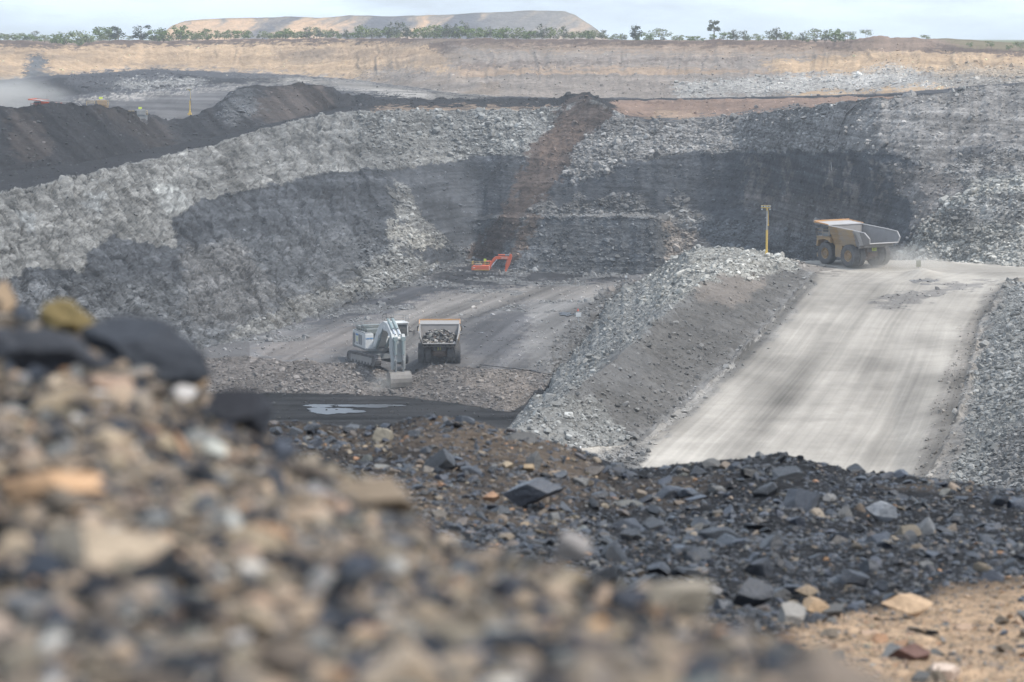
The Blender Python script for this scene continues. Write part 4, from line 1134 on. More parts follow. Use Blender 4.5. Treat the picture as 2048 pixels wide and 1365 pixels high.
# the biggest of the other loose stones, each a thing of its own
kinds = [(COALC, m_coal, 'coal_lump', 'small black coal lump among the dark stones of the middle mound', 'coal lumps of the middle mound'),
         (BLUE, m_coal, 'coal_lump', 'small blue-grey shale piece among the dark stones of the middle mound', 'shale pieces of the middle mound'),
         (TAN2, m_stone, 'stone', 'small tan stone among the dark stones of the middle mound', 'tan stones of the middle mound'),
         (GREY, m_stone, 'stone', 'small grey stone among the dark stones of the middle mound', 'grey stones of the middle mound')]
j, P, s = scat(MX, MY, MZ, MRw, MPX, MS, 190, .045, .10, 2.5, rg, 4.05)
protos = {}
for i in range(len(P)):
    if sandy.ravel()[j[i]] > .3: k = 2 if i % 3 else 3
    else: k = (0, 1, 0, 1, 2, 0, 1, 3)[i % 8]
    col, mt, nm, lb, gp_ = kinds[k]
    if sandy.ravel()[j[i]] > .3:
        lb = 'small %s stone lying in the sand at the lower right' % ('tan' if k == 2 else 'grey'); gp_ = 'stones in the sand'
    zx = 'left part' if P[i, 0] / P[i, 1] < .03 else 'middle part' if P[i, 0] / P[i, 1] < .115 else 'right part'
    zy = 'near the crest' if P[i, 1] > 11 else 'on the mid slope' if P[i, 1] > 8.8 else 'low down'
    if 'mound' in lb: lb = lb.replace('among the dark stones of the middle mound', '%s in the %s of the middle mound' % (zy, zx))
    key = (k, i % 6)
    if key not in protos:
        v, f = stone(3, 7000 + len(protos), rough=.09)
        c = np.array(col) * RNG.uniform(.8, 1.25)
        protos[key] = np_mesh(nm, v, f, mt, np.tile(c.astype(np.float32), (len(v), 1)))
        o = protos[key]
    else:
        o = protos[key].copy(); COL.objects.link(o)
    q = s[i] * min(1.1, P[i, 1] / 10)
    o.scale = (q * RNG.uniform(.8, 1.2), q * RNG.uniform(.6, 1), q * RNG.uniform(.35, .65))
    o.rotation_euler = (RNG.normal(0, .3), RNG.normal(0, .3), RNG.uniform(0, 6.28))
    o.location = P[i] + np.array((0, 0, q * .2))
    tag(o, lb, 'stone', gp_)

# ------------------------------------------------------------ machines
class MB:
    """collects shapes for one mesh"""
    def __init__(s): s.v, s.f = [], []

    def add(s, v, f):
        o = len(s.v); s.v += [tuple(p) for p in v]; s.f += [tuple(i + o for i in q) for q in f]; return s

    def box(s, x0, x1, y0, y1, z0, z1, M=None):
        v = [(x, y, z) for z in (z0, z1) for (x, y) in ((x0, y0), (x1, y0), (x1, y1), (x0, y1))]
        if M is not None: v = [tuple(M @ Vector(p)) for p in v]
        return s.add(v, [(3, 2, 1, 0), (4, 5, 6, 7), (0, 1, 5, 4), (1, 2, 6, 5), (2, 3, 7, 6), (3, 0, 4, 7)])

    def hexa(s, v8):
        return s.add(v8, [(3, 2, 1, 0), (4, 5, 6, 7), (0, 1, 5, 4), (1, 2, 6, 5), (2, 3, 7, 6), (3, 0, 4, 7)])

    def prism(s, prof, y0, y1, M=None):
        """profile in x-z pushed out along y"""
        n = len(prof)
        v = [(x, y0, z) for x, z in prof] + [(x, y1, z) for x, z in prof]
        if M is not None: v = [tuple(M @ Vector(p)) for p in v]
        return s.add(v, [tuple(range(n)), tuple(range(2 * n - 1, n - 1, -1))] + [(i, i + n, (i + 1) % n + n, (i + 1) % n) for i in range(n)])

    def rod(s, a, b, r, n=10, r2=None):
        a, b = Vector(a), Vector(b)
        q = (b - a).to_track_quat('Z', 'Y').to_matrix()
        r2 = r if r2 is None else r2
        v = []
        for p, rr in ((a, r), (b, r2)):
            for i in range(n):
                t = 2 * math.pi * i / n
                v.append(tuple(p + q @ Vector((rr * math.cos(t), rr * math.sin(t), 0))))
        return s.add(v, [tuple(range(n - 1, -1, -1)), tuple(range(n, 2 * n))] + [(i, (i + 1) % n, (i + 1) % n + n, i + n) for i in range(n)])

    def lathe(s, prof, c, n=32, axis='Y'):
        """profile (radius, along axis) turned about the Y axis at c"""
        v, f, m = [], [], len(prof)
        for i in range(n):
            t = 2 * math.pi * i / n
            for r, a in prof:
                v.append((c[0] + r * math.cos(t), c[1] + a, c[2] + r * math.sin(t)))
        for i in range(n):
            for k in range(m - 1):
                f.append((i * m + k, i * m + k + 1, ((i + 1) % n) * m + k + 1, ((i + 1) % n) * m + k))
        return s.add(v, f)

    def rail(s, pts, h=1.0, r=.03, posts=None):
        P = [Vector(p) for p in pts]
        for a, b in zip(P, P[1:]):
            for k in (h, h * .55): s.rod(a + Vector((0, 0, k)), b + Vector((0, 0, k)), r, 5)
            n = max(1, int((b - a).length / 1.3))
            for i in range(n + 1):
                q = a.lerp(b, i / n); s.rod(q, q + Vector((0, 0, h)), r, 5)
        return s

    def build(s, name, mat, parent=None, bevel=0.0, smooth=False):
        me = bpy.data.meshes.new(name)
        me.from_pydata(s.v, [], s.f)
        me.materials.append(mat)
        import bmesh
        bm = bmesh.new(); bm.from_mesh(me)
        bmesh.ops.recalc_face_normals(bm, faces=bm.faces)
        bm.to_mesh(me); bm.free()
        if smooth:
            me.polygons.foreach_set("use_smooth", [True] * len(me.polygons))
        o = bpy.data.objects.new(name, me)
        COL.objects.link(o)
        if parent: o.parent = parent
        if bevel:
            b = o.modifiers.new("bevel", 'BEVEL'); b.width = bevel; b.segments = 2; b.limit_method = 'ANGLE'
        return o


def text_mesh(body, size, mat, parent, name, loc, rot, depth=.01):
    cu = bpy.data.curves.new(name, 'FONT')
    cu.body = body; cu.size = size; cu.extrude = depth; cu.align_x = 'CENTER'; cu.align_y = 'CENTER'
    cu.offset = size * .02
    tmp = bpy.data.objects.new(name, cu)
    COL.objects.link(tmp)
    bpy.context.view_layer.update()
    me = bpy.data.meshes.new_from_object(tmp.evaluated_get(bpy.context.evaluated_depsgraph_get()))
    bpy.data.objects.remove(tmp)
    me.materials.clear(); me.materials.append(mat)
    o = bpy.data.objects.new(name, me)
    COL.objects.link(o)
    o.parent = parent; o.location = loc; o.rotation_euler = rot
    return o


YEL = paint("machine_yellow", (.35, .205, .06), .55, (.22, .19, .16))
YELC = paint("clean_yellow", (.62, .40, .05), .10)
TRAYO = paint("canopy_edge", (.50, .24, .07), .2)
SIDEM = paint('dusty_yellow_side', (.40, .25, .09), .6, (.25, .235, .22), scale=.7)
STEEL = paint("dusty_steel", (.23, .22, .21), .5, (.30, .28, .26))
TRAYI = paint("worn_tray", (.17, .16, .155), .4, (.25, .235, .225), scale=.8)
TRAYP = paint("pale_tray_lining", (.38, .36, .345), .4, (.30, .285, .27))
DARK = paint("dark_frame", (.045, .045, .05), .25)
RUSTY = paint("brown_frame", (.13, .07, .04), .3, (.17, .14, .12))
TYRE = paint("dusty_rubber", (.045, .045, .048), .45, (.15, .145, .14), rough=.9)
GLASS = paint("dark_glass", (.02, .03, .035), .1, rough=.15)
WHITE = paint("machine_white", (.58, .59, .58), .18, (.42, .40, .38))
BUCK = paint('worn_bucket', (.13, .12, .11), .3, (.26, .24, .22))
MACH = paint('machinery_dark_green', (.07, .10, .10), .25)
ARMG = paint('arm_grey_white', (.40, .43, .43), .25)
GREYM = paint("machine_grey", (.16, .18, .19), .3)
TEAL = paint("hydraulic_grey_green", (.20, .27, .28), .25)
CHROME = paint("chrome_rod", (.75, .76, .78), .0, rough=.25, metal=.8)
ORANGE = paint("machine_orange", (.60, .095, .03), .16, (.38, .2, .14))
LIME = paint("sign_lime", (.58, .72, .05), .0)
YTXT = paint("yellow_letters", (.62, .60, .06), .0)
BLUET = paint("blue_letters", (.04, .22, .50), .0)
BLK = paint("black_letters", (.015, .015, .015), .0)
WTXT = paint("white_letters", (.7, .66, .62), .1)
SIGNW = paint("sign_white", (.62, .64, .64), .1)
SIGNG = paint("sign_back_grey", (.36, .40, .42), .2)
LAMPG = paint("lamp_glass", (.45, .5, .5), .1, rough=.2)
for m_ in (CHROME, GLASS): pass


def wheel(parent, c, r, w_, side, name='wheel', rimmat=None, dual=False):
    """tyre with tread blocks and a dished rim; side +1 faces +y"""
    g = MB()
    h = w_ / 2
    prof = [(r * .52, -h * .82), (r * .62, -h * .98), (r * .82, -h), (r * .94, -h * .93), (r * .985, -h * .75), (r * .985, h * .75), (r * .94, h * .93), (r * .82, h), (r * .62, h * .98), (r * .52, h * .82), (r * .50, 0), (r * .52, -h * .82)]
    g.lathe(prof, c, 40)
    for k in range(34):
        t = 2 * math.pi * k / 34
        for sgn in (-1, 1):
            t2 = t + (.09 if sgn > 0 else 0)
            M = Matrix.Translation(c) @ Matrix.Rotation(-t2, 4, 'Y') @ Matrix.Translation((r * .985, 0, 0))
            a, b = (h * .12, h * .9) if sgn > 0 else (-h * .9, -h * .12)
            g.box(-.03, .05, a, b, -r * .055, r * .055, M)
    ty = g.build(name, TYRE, parent)
    q = MB()
    s_ = side
    q.lathe([(.02, s_ * h * .30), (r * .16, s_ * h * .30), (r * .18, s_ * h * .55), (r * .30, s_ * h * .55), (r * .32, s_ * h * .18), (r * .44, s_ * h * .22), (r * .50, s_ * h * .80), (r * .55, s_ * h * .84), (r * .55, s_ * h * .70)], c, 32)
    for k in range(10):
        t = 2 * math.pi * k / 10
        p = Vector((c[0] + r * .24 * math.cos(t), c[1] + s_ * h * .55, c[2] + r * .24 * math.sin(t)))
        q.rod(p, p + Vector((0, s_ * .05, 0)), .045, 6)
    rm = q.build('rim', rimmat or YEL, ty)
    return ty


def haul_truck(name, loc, heading, label, number, body=YEL, sideA=YEL, canopy=TRAYO, group=None, scale=1.0, inner=TRAYI, plate_bg=None):
    t = empty(name, loc, math.atan2(heading[1], heading[0]), label, 'haul truck', group)
    t.scale = (scale,) * 3
    R_ = 1.62
    for sy in (-1, 1):
        wheel(t, (5.6, sy * 2.62, R_), R_, 1.1, sy, rimmat=body)
        wheel(t, (0, sy * 2.98, R_), R_, 1.02, sy, rimmat=body)
        wheel(t, (0, sy * 1.82, R_), R_, 1.02, -sy, rimmat=DARK)
    g = MB()
    for sy in (-1, 1):
        g.prism([(-1.6, 1.5), (-1.6, 2.1), (.8, 2.5), (6.8, 2.3), (7.2, 1.5), (1.0, 1.5)], sy * .75 - .2, sy * .75 + .2)
    for x in (-1.4, 1.4, 3.2, 6.0): g.box(x - .2, x + .2, -.9, .9, 1.6, 2.1)
    g.rod((5.6, -2.0, R_), (5.6, 2.0, R_), .32, 12)
    g.build('frame', RUSTY if number else DARK, t, .03)
    g = MB()
    g.rod((0, -1.4, R_), (0, 1.4, R_), .62, 16)
    g.lathe([(0.02, -.7), (.75, -.55), (.85, 0), (.75, .55), (.02, .7)], (0, 0, R_), 20)
    g.box(-.75, -.35, -.75, .75, 1.2, 2.2)
    g.build('rear_axle', RUSTY, t, .03)
    for sy in (-1, 1):      # rear suspension and tipping rams
        g = MB(); g.rod((.9, sy * .95, 1.9), (3.0, sy * 1.05, 3.3), .17, 10); g.rod((2.2, sy * 1.0, 2.8), (3.4, sy * 1.05, 3.7), .11, 10)
        g.build('tipping_ram', DARK, t)
        g = MB(); g.rod((-.95, sy * .85, 1.3), (-1.1, sy * .85, 2.6), .16, 10); g.build('suspension', RUSTY, t)
    g = MB()               # engine hood and radiator
    g.box(5.0, 7.25, -1.25, 1.05, 2.2, 3.95)
    g.build('engine_hood', body, t, .05)
    g = MB(); g.box(7.25, 7.4, -1.1, .9, 1.6, 3.8)
    for k in range(9): g.box(7.4, 7.44, -1.0, .8, 1.8 + k * .22, 1.88 + k * .22)
    g.build('grille', DARK, t)
    g = MB(); g.prism([(6.9, 1.0), (7.5, 1.0), (7.6, 1.5), (7.2, 1.7), (6.9, 1.6)], -3.0, 3.0); g.build('bumper', body, t, .04)
    g = MB()
    g.box(4.3, 7.3, -3.35, 3.35, 3.98, 4.12)
    for sy in (-1, 1):
        g.prism([(4.3, 3.98), (4.2, 3.2), (4.5, 3.55), (5.6, 3.72), (6.9, 3.55), (7.2, 2.6), (7.35, 2.6), (7.3, 3.98)], sy * 2.65 - .62, sy * 2.65 + .62)
    g.build('deck', body if not number else YEL, t, .03)
    c = MB()
    c.hexa([(4.9, .95, 4.12), (6.85, .95, 4.12), (6.85, 2.75, 4.12), (4.9, 2.75, 4.12), (4.95, 1.0, 5.72), (6.55, 1.0, 5.72), (6.55, 2.7, 5.72), (4.95, 2.7, 5.72)])
    cab = c.build('cab', GREYM, t, .05)
    g = MB()
    g.hexa([(6.86, 1.15, 4.75), (6.88, 1.15, 4.75), (6.88, 2.55, 4.75), (6.86, 2.55, 4.75), (6.64, 1.15, 5.6), (6.66, 1.15, 5.6), (6.66, 2.55, 5.6), (6.64, 2.55, 5.6)])
    g.box(5.2, 6.4, 2.755, 2.775, 4.75, 5.55); g.box(5.2, 6.4, .92, .94, 4.75, 5.55)
    g.box(4.86, 4.89, 1.2, 2.5, 4.8, 5.5)
    g.build('window', GLASS, cab)
    g = MB(); g.rod((7.1, 3.2, 4.15), (7.1, 3.6, 5.4), .035, 6); g.box(7.02, 7.12, 3.42, 3.78, 4.45, 5.25); g.build('mirror', DARK, t)
    g = MB(); g.rod((7.1, -3.2, 4.15), (7.1, -3.6, 5.4), .035, 6); g.box(7.02, 7.12, -3.78, -3.42, 4.45, 5.25); g.build('mirror', DARK, t)
    g = MB(); g.rail([(4.5, 3.3, 4.12), (7.2, 3.3, 4.12), (7.25, -3.3, 4.12), (4.5, -3.3, 4.12)], 1.05, .03); g.build('handrail', body, t)
    g = MB()
    for k in range(8): g.box(7.45 + .05, 7.55, 1.2 - .35, 1.2 + .35, 1.2 + k * .36, 1.25 + k * .36)
    g.rod((7.5, .85, 1.0), (7.4, .85, 4.3), .035, 6); g.rod((7.5, 1.55, 1.0), (7.4, 1.55, 4.3), .035, 6)
    g.build('ladder', body, t)
    for sy in (-1, 1):
        g = MB(); g.box(7.45, 7.56, sy * 2.3 - .35, sy * 2.3 + .35, 2.0, 2.3); g.build('headlight', LAMPG, t)
    g = MB(); g.box(2.1, 3.7, 1.15, 2.75, 1.35, 3.1); g.box(2.3, 3.5, 2.76, 2.86, 1.2, 1.35); g.build('fuel_tank', body, t, .08)
    g = MB(); g.rod((2.1, -2.0, 1.9), (3.7, -2.0, 1.9), .5, 16); g.rod((2.1, -2.0, 2.85), (3.7, -2.0, 2.85), .3, 12); g.build('air_tank', DARK, t)
    # tray: floor rising to a duck tail, two flared sides, headboard, canopy
    wf, wt = 2.55, 3.28
    g = MB()
    fl = [(3.9, 3.05), (1.0, 2.78), (-1.6, 3.05), (-3.9, 3.55)]
    for (x0, z0), (x1, z1) in zip(fl, fl[1:]):
        g.hexa([(x0, -wf - .1, z0), (x1, -wf - .1, z1), (x1, wf + .1, z1), (x0, wf + .1, z0), (x0, -wf, z0 + .16), (x1, -wf, z1 + .16), (x1, wf, z1 + .16), (x0, wf, z0 + .16)])
    g.build('tray_floor', inner, t)
    g = MB()
    for x in (-2.9, -1.6, -.4, .9, 2.3, 3.5):
        z = float(np.interp(x, [-3.9, -1.6, 1.0, 3.9], [3.55, 3.05, 2.78, 3.05]))
        g.box(x - .1, x + .1, -wf - .12, wf + .12, z - .26, z)
    g.build('tray_rib', STEEL, t)
    for sy in (-1, 1):
        def P(x, z, o, full=False):       # flare: width grows with height
            k = min(1, max(0, (z - 3.0) / 2.6))
            return (x, sy * (wf + (wt - wf) * k + o), z)
        outl = [(4.6, 5.75), (3.9, 3.05), (1.0, 2.78), (-1.6, 3.05), (-3.9, 3.55), (-4.15, 4.35), (-3.3, 5.15), (-1.2, 5.35)]
        n = len(outl)
        # front two thirds in machine paint, the tail in bare lining
        def panel(o_, mat, nm, th=.12, out0=0):
            g = MB(); m_ = len(o_)
            v = [P(x, z, out0) for x, z in o_] + [P(x, z, out0 + th) for x, z in o_]
            g.add(v, [tuple(range(m_)), tuple(range(2 * m_ - 1, m_ - 1, -1))] + [(i, i + m_, (i + 1) % m_ + m_, (i + 1) % m_) for i in range(m_)])
            return g.build(nm, mat, t)
        front = [(4.6, 5.75), (3.9, 3.05), (2.2, 2.9), (2.5, 5.62)]
        midp = [(2.5, 5.62), (2.2, 2.9), (1.0, 2.78), (-1.0, 3.0), (-.9, 5.38)]
        tail = [(-.9, 5.38), (-1.0, 3.0), (-1.6, 3.05), (-3.9, 3.55), (-4.15, 4.35), (-3.3, 5.15)]
        panel(front, sideA, 'side_panel'); panel(midp, SIDEM if number != 'dump' else sideA, 'side_panel'); panel(tail, inner, 'side_panel')
        panel([(4.55, 5.7), (3.85, 3.1), (1.0, 2.85), (-1.0, 3.05), (-.9, 5.3)], inner, 'tray_lining', .02, -.03)
        for z0, z1 in ((5.25, 5.45), (4.55, 4.72), (3.9, 4.06), (3.3, 3.42)):     # horizontal ribs
            xa = float(np.interp((z0 + z1) / 2, [3.05, 5.75], [3.9, 4.6])) - .05
            g = MB(); o_ = [(xa, z0), (xa, z1), (2.45, z1), (2.45, z0)]
            m_ = 4
            for o2, mm in ((o_, sideA), ([(2.45, z0), (2.45, z1), (-1.0, z1), (-1.0, z0)], SIDEM if number != 'dump' else sideA)):
                g = MB(); v = [P(x, z, .12) for x, z in o2] + [P(x, z, .26) for x, z in o2]
                g.add(v, [tuple(range(m_)), tuple(range(2 * m_ - 1, m_ - 1, -1))] + [(i, i + m_, (i + 1) % m_ + m_, (i + 1) % m_) for i in range(m_)])
                g.build('side_rib', mm, t)
        panel([(-.5, 5.42), (-1.1, 5.42), (-1.9, 3.6), (-1.7, 3.2), (-2.7, 3.35), (-2.3, 5.28)], TRAYP, 'tail_plate', .05, .13)
        g = MB(); a = [P(4.6, 5.75, -.02), P(-.9, 5.38, -.02), P(-3.3, 5.15, -.02), P(-4.15, 4.35, -.02), P(-3.95, 3.6, -.02)]
        for p, q in zip(a, a[1:]): g.rod(p, q, .11, 8)
        g.build('top_rail', TRAYP if plate_bg is not None else STEEL, t)
    g = MB(); g.rod((-3.95, -wf - .2, 3.62), (-3.95, wf + .2, 3.62), .10, 8); g.build('tail_lip', TRAYP if plate_bg is not None else STEEL, t)
    g = MB(); g.hexa([(3.85, -wf, 3.1), (4.0, -wf, 3.1), (4.0, wf, 3.1), (3.85, wf, 3.1), (4.6, -wt, 5.8), (4.75, -wt, 5.8), (4.75, wt, 5.8), (4.6, wt, 5.8)])
    g.build('headboard', inner, t)
    g = MB(); g.hexa([(4.5, -wt - .05, 5.78), (7.7, -wt - .05, 6.05), (7.7, wt + .05, 6.05), (4.5, wt + .05, 5.78), (4.5, -wt - .05, 5.9), (7.7, -wt - .05, 6.17), (7.7, wt + .05, 6.17), (4.5, wt + .05, 5.9)])
    cn_ = g.build('canopy', TRAYP if plate_bg is not None else STEEL, t)
    g = MB(); g.box(7.7, 7.85, -wt - .1, wt + .1, 5.98, 6.38); g.hexa([(4.6, wt + .02, 5.86), (7.8, wt + .02, 6.1), (7.8, wt + .16, 6.1), (4.6, wt + .16, 5.86), (4.6, wt + .02, 6.0), (7.8, wt + .02, 6.3), (7.8, wt + .16, 6.3), (4.6, wt + .16, 6.0)])
    g.hexa([(4.6, -wt - .16, 5.86), (7.8, -wt - .16, 6.1), (7.8, -wt - .02, 6.1), (4.6, -wt - .16 + .14, 5.86), (4.6, -wt - .16, 6.0), (7.8, -wt - .16, 6.3), (7.8, -wt - .02, 6.3), (4.6, -wt - .02, 6.0)])
    g.build('canopy_rim', canopy, cn_)
    if number and number != 'dump':
        g = MB(); g.box(-1.45, -1.40, -1.0, 1.0, 2.15, 2.85)
        pb = g.build('rear_board', DARK if plate_bg is None else DARK, t)
        if plate_bg is not None:
            g = MB(); g.box(-1.50, -1.455, -.95 + .2, -.15 + .2, 2.3, 2.85); pl = g.build('number_plate', plate_bg, t)
            text_mesh(number, .5, BLK, pl, 'number', (-1.515, -.35, 2.57), (math.pi / 2, 0, -math.pi / 2))
        else:
            text_mesh(number, .72, YTXT, pb, 'number', (-1.47, 0, 2.5), (math.pi / 2, 0, -math.pi / 2))
        for sy in (-1, 1):
            for yy in (.5, 1.0):
                pass
    return t


def mud_flap(t):
    for sy in (-1, 1):
        g = MB()
        g.rod((-1.2, sy * 2.4, 2.95), (-1.2, sy * 2.4, 1.2), .12, 6)
        g.build('rock_ejector', DARK, t)


gz = ground_at(1728, 530, 1.5, 4)
p1 = pt(1731, 530, 370.0)
p1.z = gz.z + .03
truck1 = haul_truck('haul_truck', p1, (-math.sin(math.radians(33)), math.cos(math.radians(33))),
                    'empty yellow haul truck driving away along the top of the pale ramp', '51', plate_bg=LIME)
mud_flap(truck1)
p2 = pt(879, 727, 398.5); p2.z = -51.5
truck2 = haul_truck('haul_truck', p2, (-.02, 1), 'loaded haul truck seen from behind beside the white excavator', '51', inner=TRAYI, scale=.97)
mud_flap(truck2)
# the rock in its tray
n = 700
rr = np.random.default_rng(5)
lp = np.stack([rr.uniform(-2.9, 3.6, n), rr.uniform(-2.5, 2.5, n), np.zeros(n)], -1)
lp[:, 2] = 3.25 + 1.9 * np.clip(1 - ((lp[:, 0] - 1.0) / 4.2) ** 2, 0, 1) * np.clip(1 - (np.abs(lp[:, 1]) / 3.3) ** 3, 0, 1) * rr.uniform(.75, 1, n) * np.clip((lp[:, 0] + 3.4) / 3, .2, 1)
lc, _ = pick_cols(n, [GREY, BRN, COALC, (.3, .28, .26)], [4, 3, 2, 2], rr)
hp = np.array([[x, y, 3.2 + 1.75 * max(0, 1 - ((x - 1.0) / 4.2) ** 2) * (1 - (abs(y) / 3.3) ** 3) * min(1, max(.2, (x + 3.4) / 3))] for x in np.linspace(-3.4, 3.7, 24) for y in np.linspace(-2.7, 2.7, 20)])
hf = np.array([[i * 20 + k, i * 20 + k + 1, (i + 1) * 20 + k + 1, (i + 1) * 20 + k] for i in range(23) for k in range(19)])
load = np_mesh('rock_load', hp, hf, m_rubble, np.tile(np.array((.11, .10, .095), np.float32), (len(hp), 1)), smooth=True)
st_ = pile('rock_load', lp, rr.uniform(.12, .42, n), lc.astype(np.float32), m_rubble, sub=1, tilt=.7, seed=808, stuff=False)
# join the stones to the heap they lie on
import bmesh
bm = bmesh.new(); bm.from_mesh(load.data); bm.from_mesh(st_.data); bm.to_mesh(load.data); bm.free()
bpy.data.objects.remove(st_)
load.location = p2; load.rotation_euler = (0, 0, math.pi / 2 + .02); load.scale = (.97,) * 3
tag(load, 'heap of broken grey rock in the tray of the loaded haul truck', 'rock load')
load['kind'] = 'stuff'

p3 = pt(126, 250, 548.0); p3.z = pt(126, 197, 548.0).z - 5.55
truck3 = haul_truck('haul_truck', p3, (-1, .12), 'orange haul truck at far left with only its tray showing above the dark heap', 'dump', body=ORANGE, sideA=ORANGE, canopy=ORANGE, scale=.86)


def excavator_big():
    p = pt(755, 719, 399.0); p.z = -51.5
    hd = Vector((.345, -.94)).normalized()
    t = empty('excavator', p, math.atan2(hd.y, hd.x), 'big white mining excavator digging the rubble bench with its arm hanging down', 'excavator')
    ta = math.atan2(-.85, .53) - math.atan2(hd.y, hd.x)
    MT = Matrix.Rotation(ta, 4, 'Z')
    for sy in (-1, 1):
        y0, y1 = sy * 2.45 - .42, sy * 2.45 + .42
        prof = []
        for k in range(9):
            a = math.pi / 2 + math.pi * k / 8
            prof.append((-3.9 + .8 * math.cos(a), .85 + .8 * math.sin(a)))
        prof = [(x, z) for x, z in prof]
        for k in range(9):
            a = -math.pi / 2 + math.pi * k / 8
            prof.append((3.9 + .8 * math.cos(a), .85 + .8 * math.sin(a)))
        g = MB(); g.prism(prof, y0, y1, MT)
        per = prof + [prof[0]]
        tot = []
        for (xa, za), (xb, zb) in zip(per, per[1:]):
            L = math.hypot(xb - xa, zb - za); nn = max(1, int(L / .34))
            for q in range(nn):
                x, z = xa + (xb - xa) * (q + .5) / nn, za + (zb - za) * (q + .5) / nn
                ang = math.atan2(zb - za, xb - xa)
                g.box(-.13, .13, y0 - .12, y1 + .12, -.09, .09, MT @ Matrix.Translation((x, 0, z)) @ Matrix.Rotation(-ang, 4, 'Y'))
        trk = g.build('track', DARK, t)
        g = MB(); g.box(-3.4, 3.4, y0 - .14 if sy < 0 else y1, y0 if sy < 0 else y1 + .14, .45, 1.25, MT)
        for x in np.linspace(-3.0, 3.0, 7):
            yy = (y0 - .16) if sy < 0 else (y1 + .16)
            g.rod(MT @ Vector((x, yy - .05, .4)), MT @ Vector((x, yy + .05, .4)), .28, 12)
        g.build('track_frame', STEEL, trk)
    g = MB(); g.box(-2.2, 2.2, -2.0, 2.0, .8, 1.6, MT); g.rod((0, 0, 1.55), (0, 0, 2.05), 1.6, 28); g.build('undercarriage', GREYM, t, .05)
    g = MB(); g.box(-6.0, 2.0, -2.2, 2.3, 2.05, 2.5); g.box(-6.1, -4.9, -2.3, 2.4, 2.0, 4.2); g.build('counterweight', GREYM, t, .08)
    g = MB(); g.box(-5.95, 1.0, -2.3, -.95, 2.35, 4.75); eng = g.build('engine_house', WHITE, t, .06)
    g = MB(); g.box(-5.5, .6, -2.25, -1.0, 4.75, 4.86); g.build('roof_deck', GREYM, eng)
    for x0, x1 in ((-5.6, -4.6), (-2.6, -1.9), (-1.6, -.9)):
        g = MB(); g.box(x0, x1, -2.335, -2.30, 2.75, 4.35)
        for k in range(10): g.box(x0, x1, -2.36, -2.335, 2.8 + k * .155, 2.86 + k * .155)
        g.build('louvre', GREYM, eng)
    g = MB(); g.box(-3.9, -3.2, -2.325, -2.30, 3.1, 3.9); g.build('sticker', paint("cream_yellow", (.62, .60, .32), .1), eng)
    text_mesh('LIEBHERR', .36, BLUET, eng, 'lettering', (-3.5, -2.32, 4.2), (math.pi / 2, 0, 0))
    text_mesh('LIEBHERR', .30, BLUET, eng, 'lettering', (1.03, -1.62, 4.0), (math.pi / 2, 0, math.pi / 2))
    text_mesh('R 9350', .22, BLK, eng, 'lettering', (-3.5, -2.32, 2.8), (math.pi / 2, 0, 0))
    g = MB(); g.box(-5.9, -.6, -.9, 2.2, 2.5, 4.6); g.box(-5.3, -3.6, -1.9, 1.6, 4.6, 5.5); g.box(-3.3, -1.9, -1.7, 1.9, 4.6, 5.8); g.box(-1.6, -.2, -1.6, .6, 4.6, 5.35); g.build('machinery_house', MACH, t, .06)
    g = MB(); g.rail([(-5.9, -2.25, 4.86), (.9, -2.25, 4.86), (.9, -1.0, 4.86)], 1.0, .035); g.rail([(-5.9, -2.25, 4.86), (-5.9, 2.2, 4.7), (-.6, 2.2, 4.7)], 1.0, .035)
    g.build('handrail', GREYM, t)
    g = MB()
    for x, y, r, h in ((-4.6, -.6, .2, .9), (-3.6, .3, .3, .6), (-2.2, .5, .45, .5), (-1.2, 1.2, .3, .8)): g.rod((x, y, 4.6), (x, y, 4.6 + h), r, 12)
    g.box(-4.9, -3.2, .9, 2.0, 4.6, 5.3); g.box(-2.6, -1.5, -.8, .2, 4.6, 5.1)
    g.build('exhaust_stack', GREYM, t, .03)
    # cab on its pedestal
    CAB0 = len(bpy.data.objects)
    g = MB(); g.box(-.4, 2.4, -.6, 1.2, 2.5, 4.4); cp0 = g.build('cab_pedestal', WHITE, t, .05)
    g = MB(); g.hexa([(.2, .9, 4.85), (2.9, .9, 4.85), (2.9, 2.9, 4.85), (.2, 2.9, 4.85), (.3, .95, 7.0), (2.75, .95, 7.0), (2.75, 2.85, 7.0), (.3, 2.85, 7.0)])
    cab = g.build('cab', WHITE, t, .06)
    g = MB(); g.hexa([(2.93, 1.05, 5.0), (2.95, 1.05, 5.0), (2.95, 2.75, 5.0), (2.93, 2.75, 5.0), (2.78, 1.1, 6.75), (2.8, 1.1, 6.75), (2.8, 2.7, 6.75), (2.78, 2.7, 6.75)])
    g.box(.6, 2.5, 2.91, 2.935, 5.4, 6.7); g.box(.6, 2.5, .87, .89, 5.4, 6.7)
    g.build('window', GLASS, cab)
    g = MB(); g.box(.1, 3.1, .8, 3.0, 7.0, 7.12); g.build('cab_roof', WHITE, cab)
    g = MB(); g.rail([(.2, .9, 7.12), (.2, 2.9, 7.12), (2.9, 2.9, 7.12)], .95, .035); g.rod((.5, 1.2, 7.12), (.5, 1.2, 8.6), .03, 5)
    g.build('roof_rail', GREYM, cab)
    g = MB(); g.rod((2.9, 2.9, 5.6), (3.4, 3.7, 5.6), .03, 5); g.box(3.35, 3.42, 3.5, 3.9, 5.2, 5.9); g.build('mirror', DARK, cab)
    cab.location = (0, 1.35, -.55); cp0.location = (0, 1.35, 0)
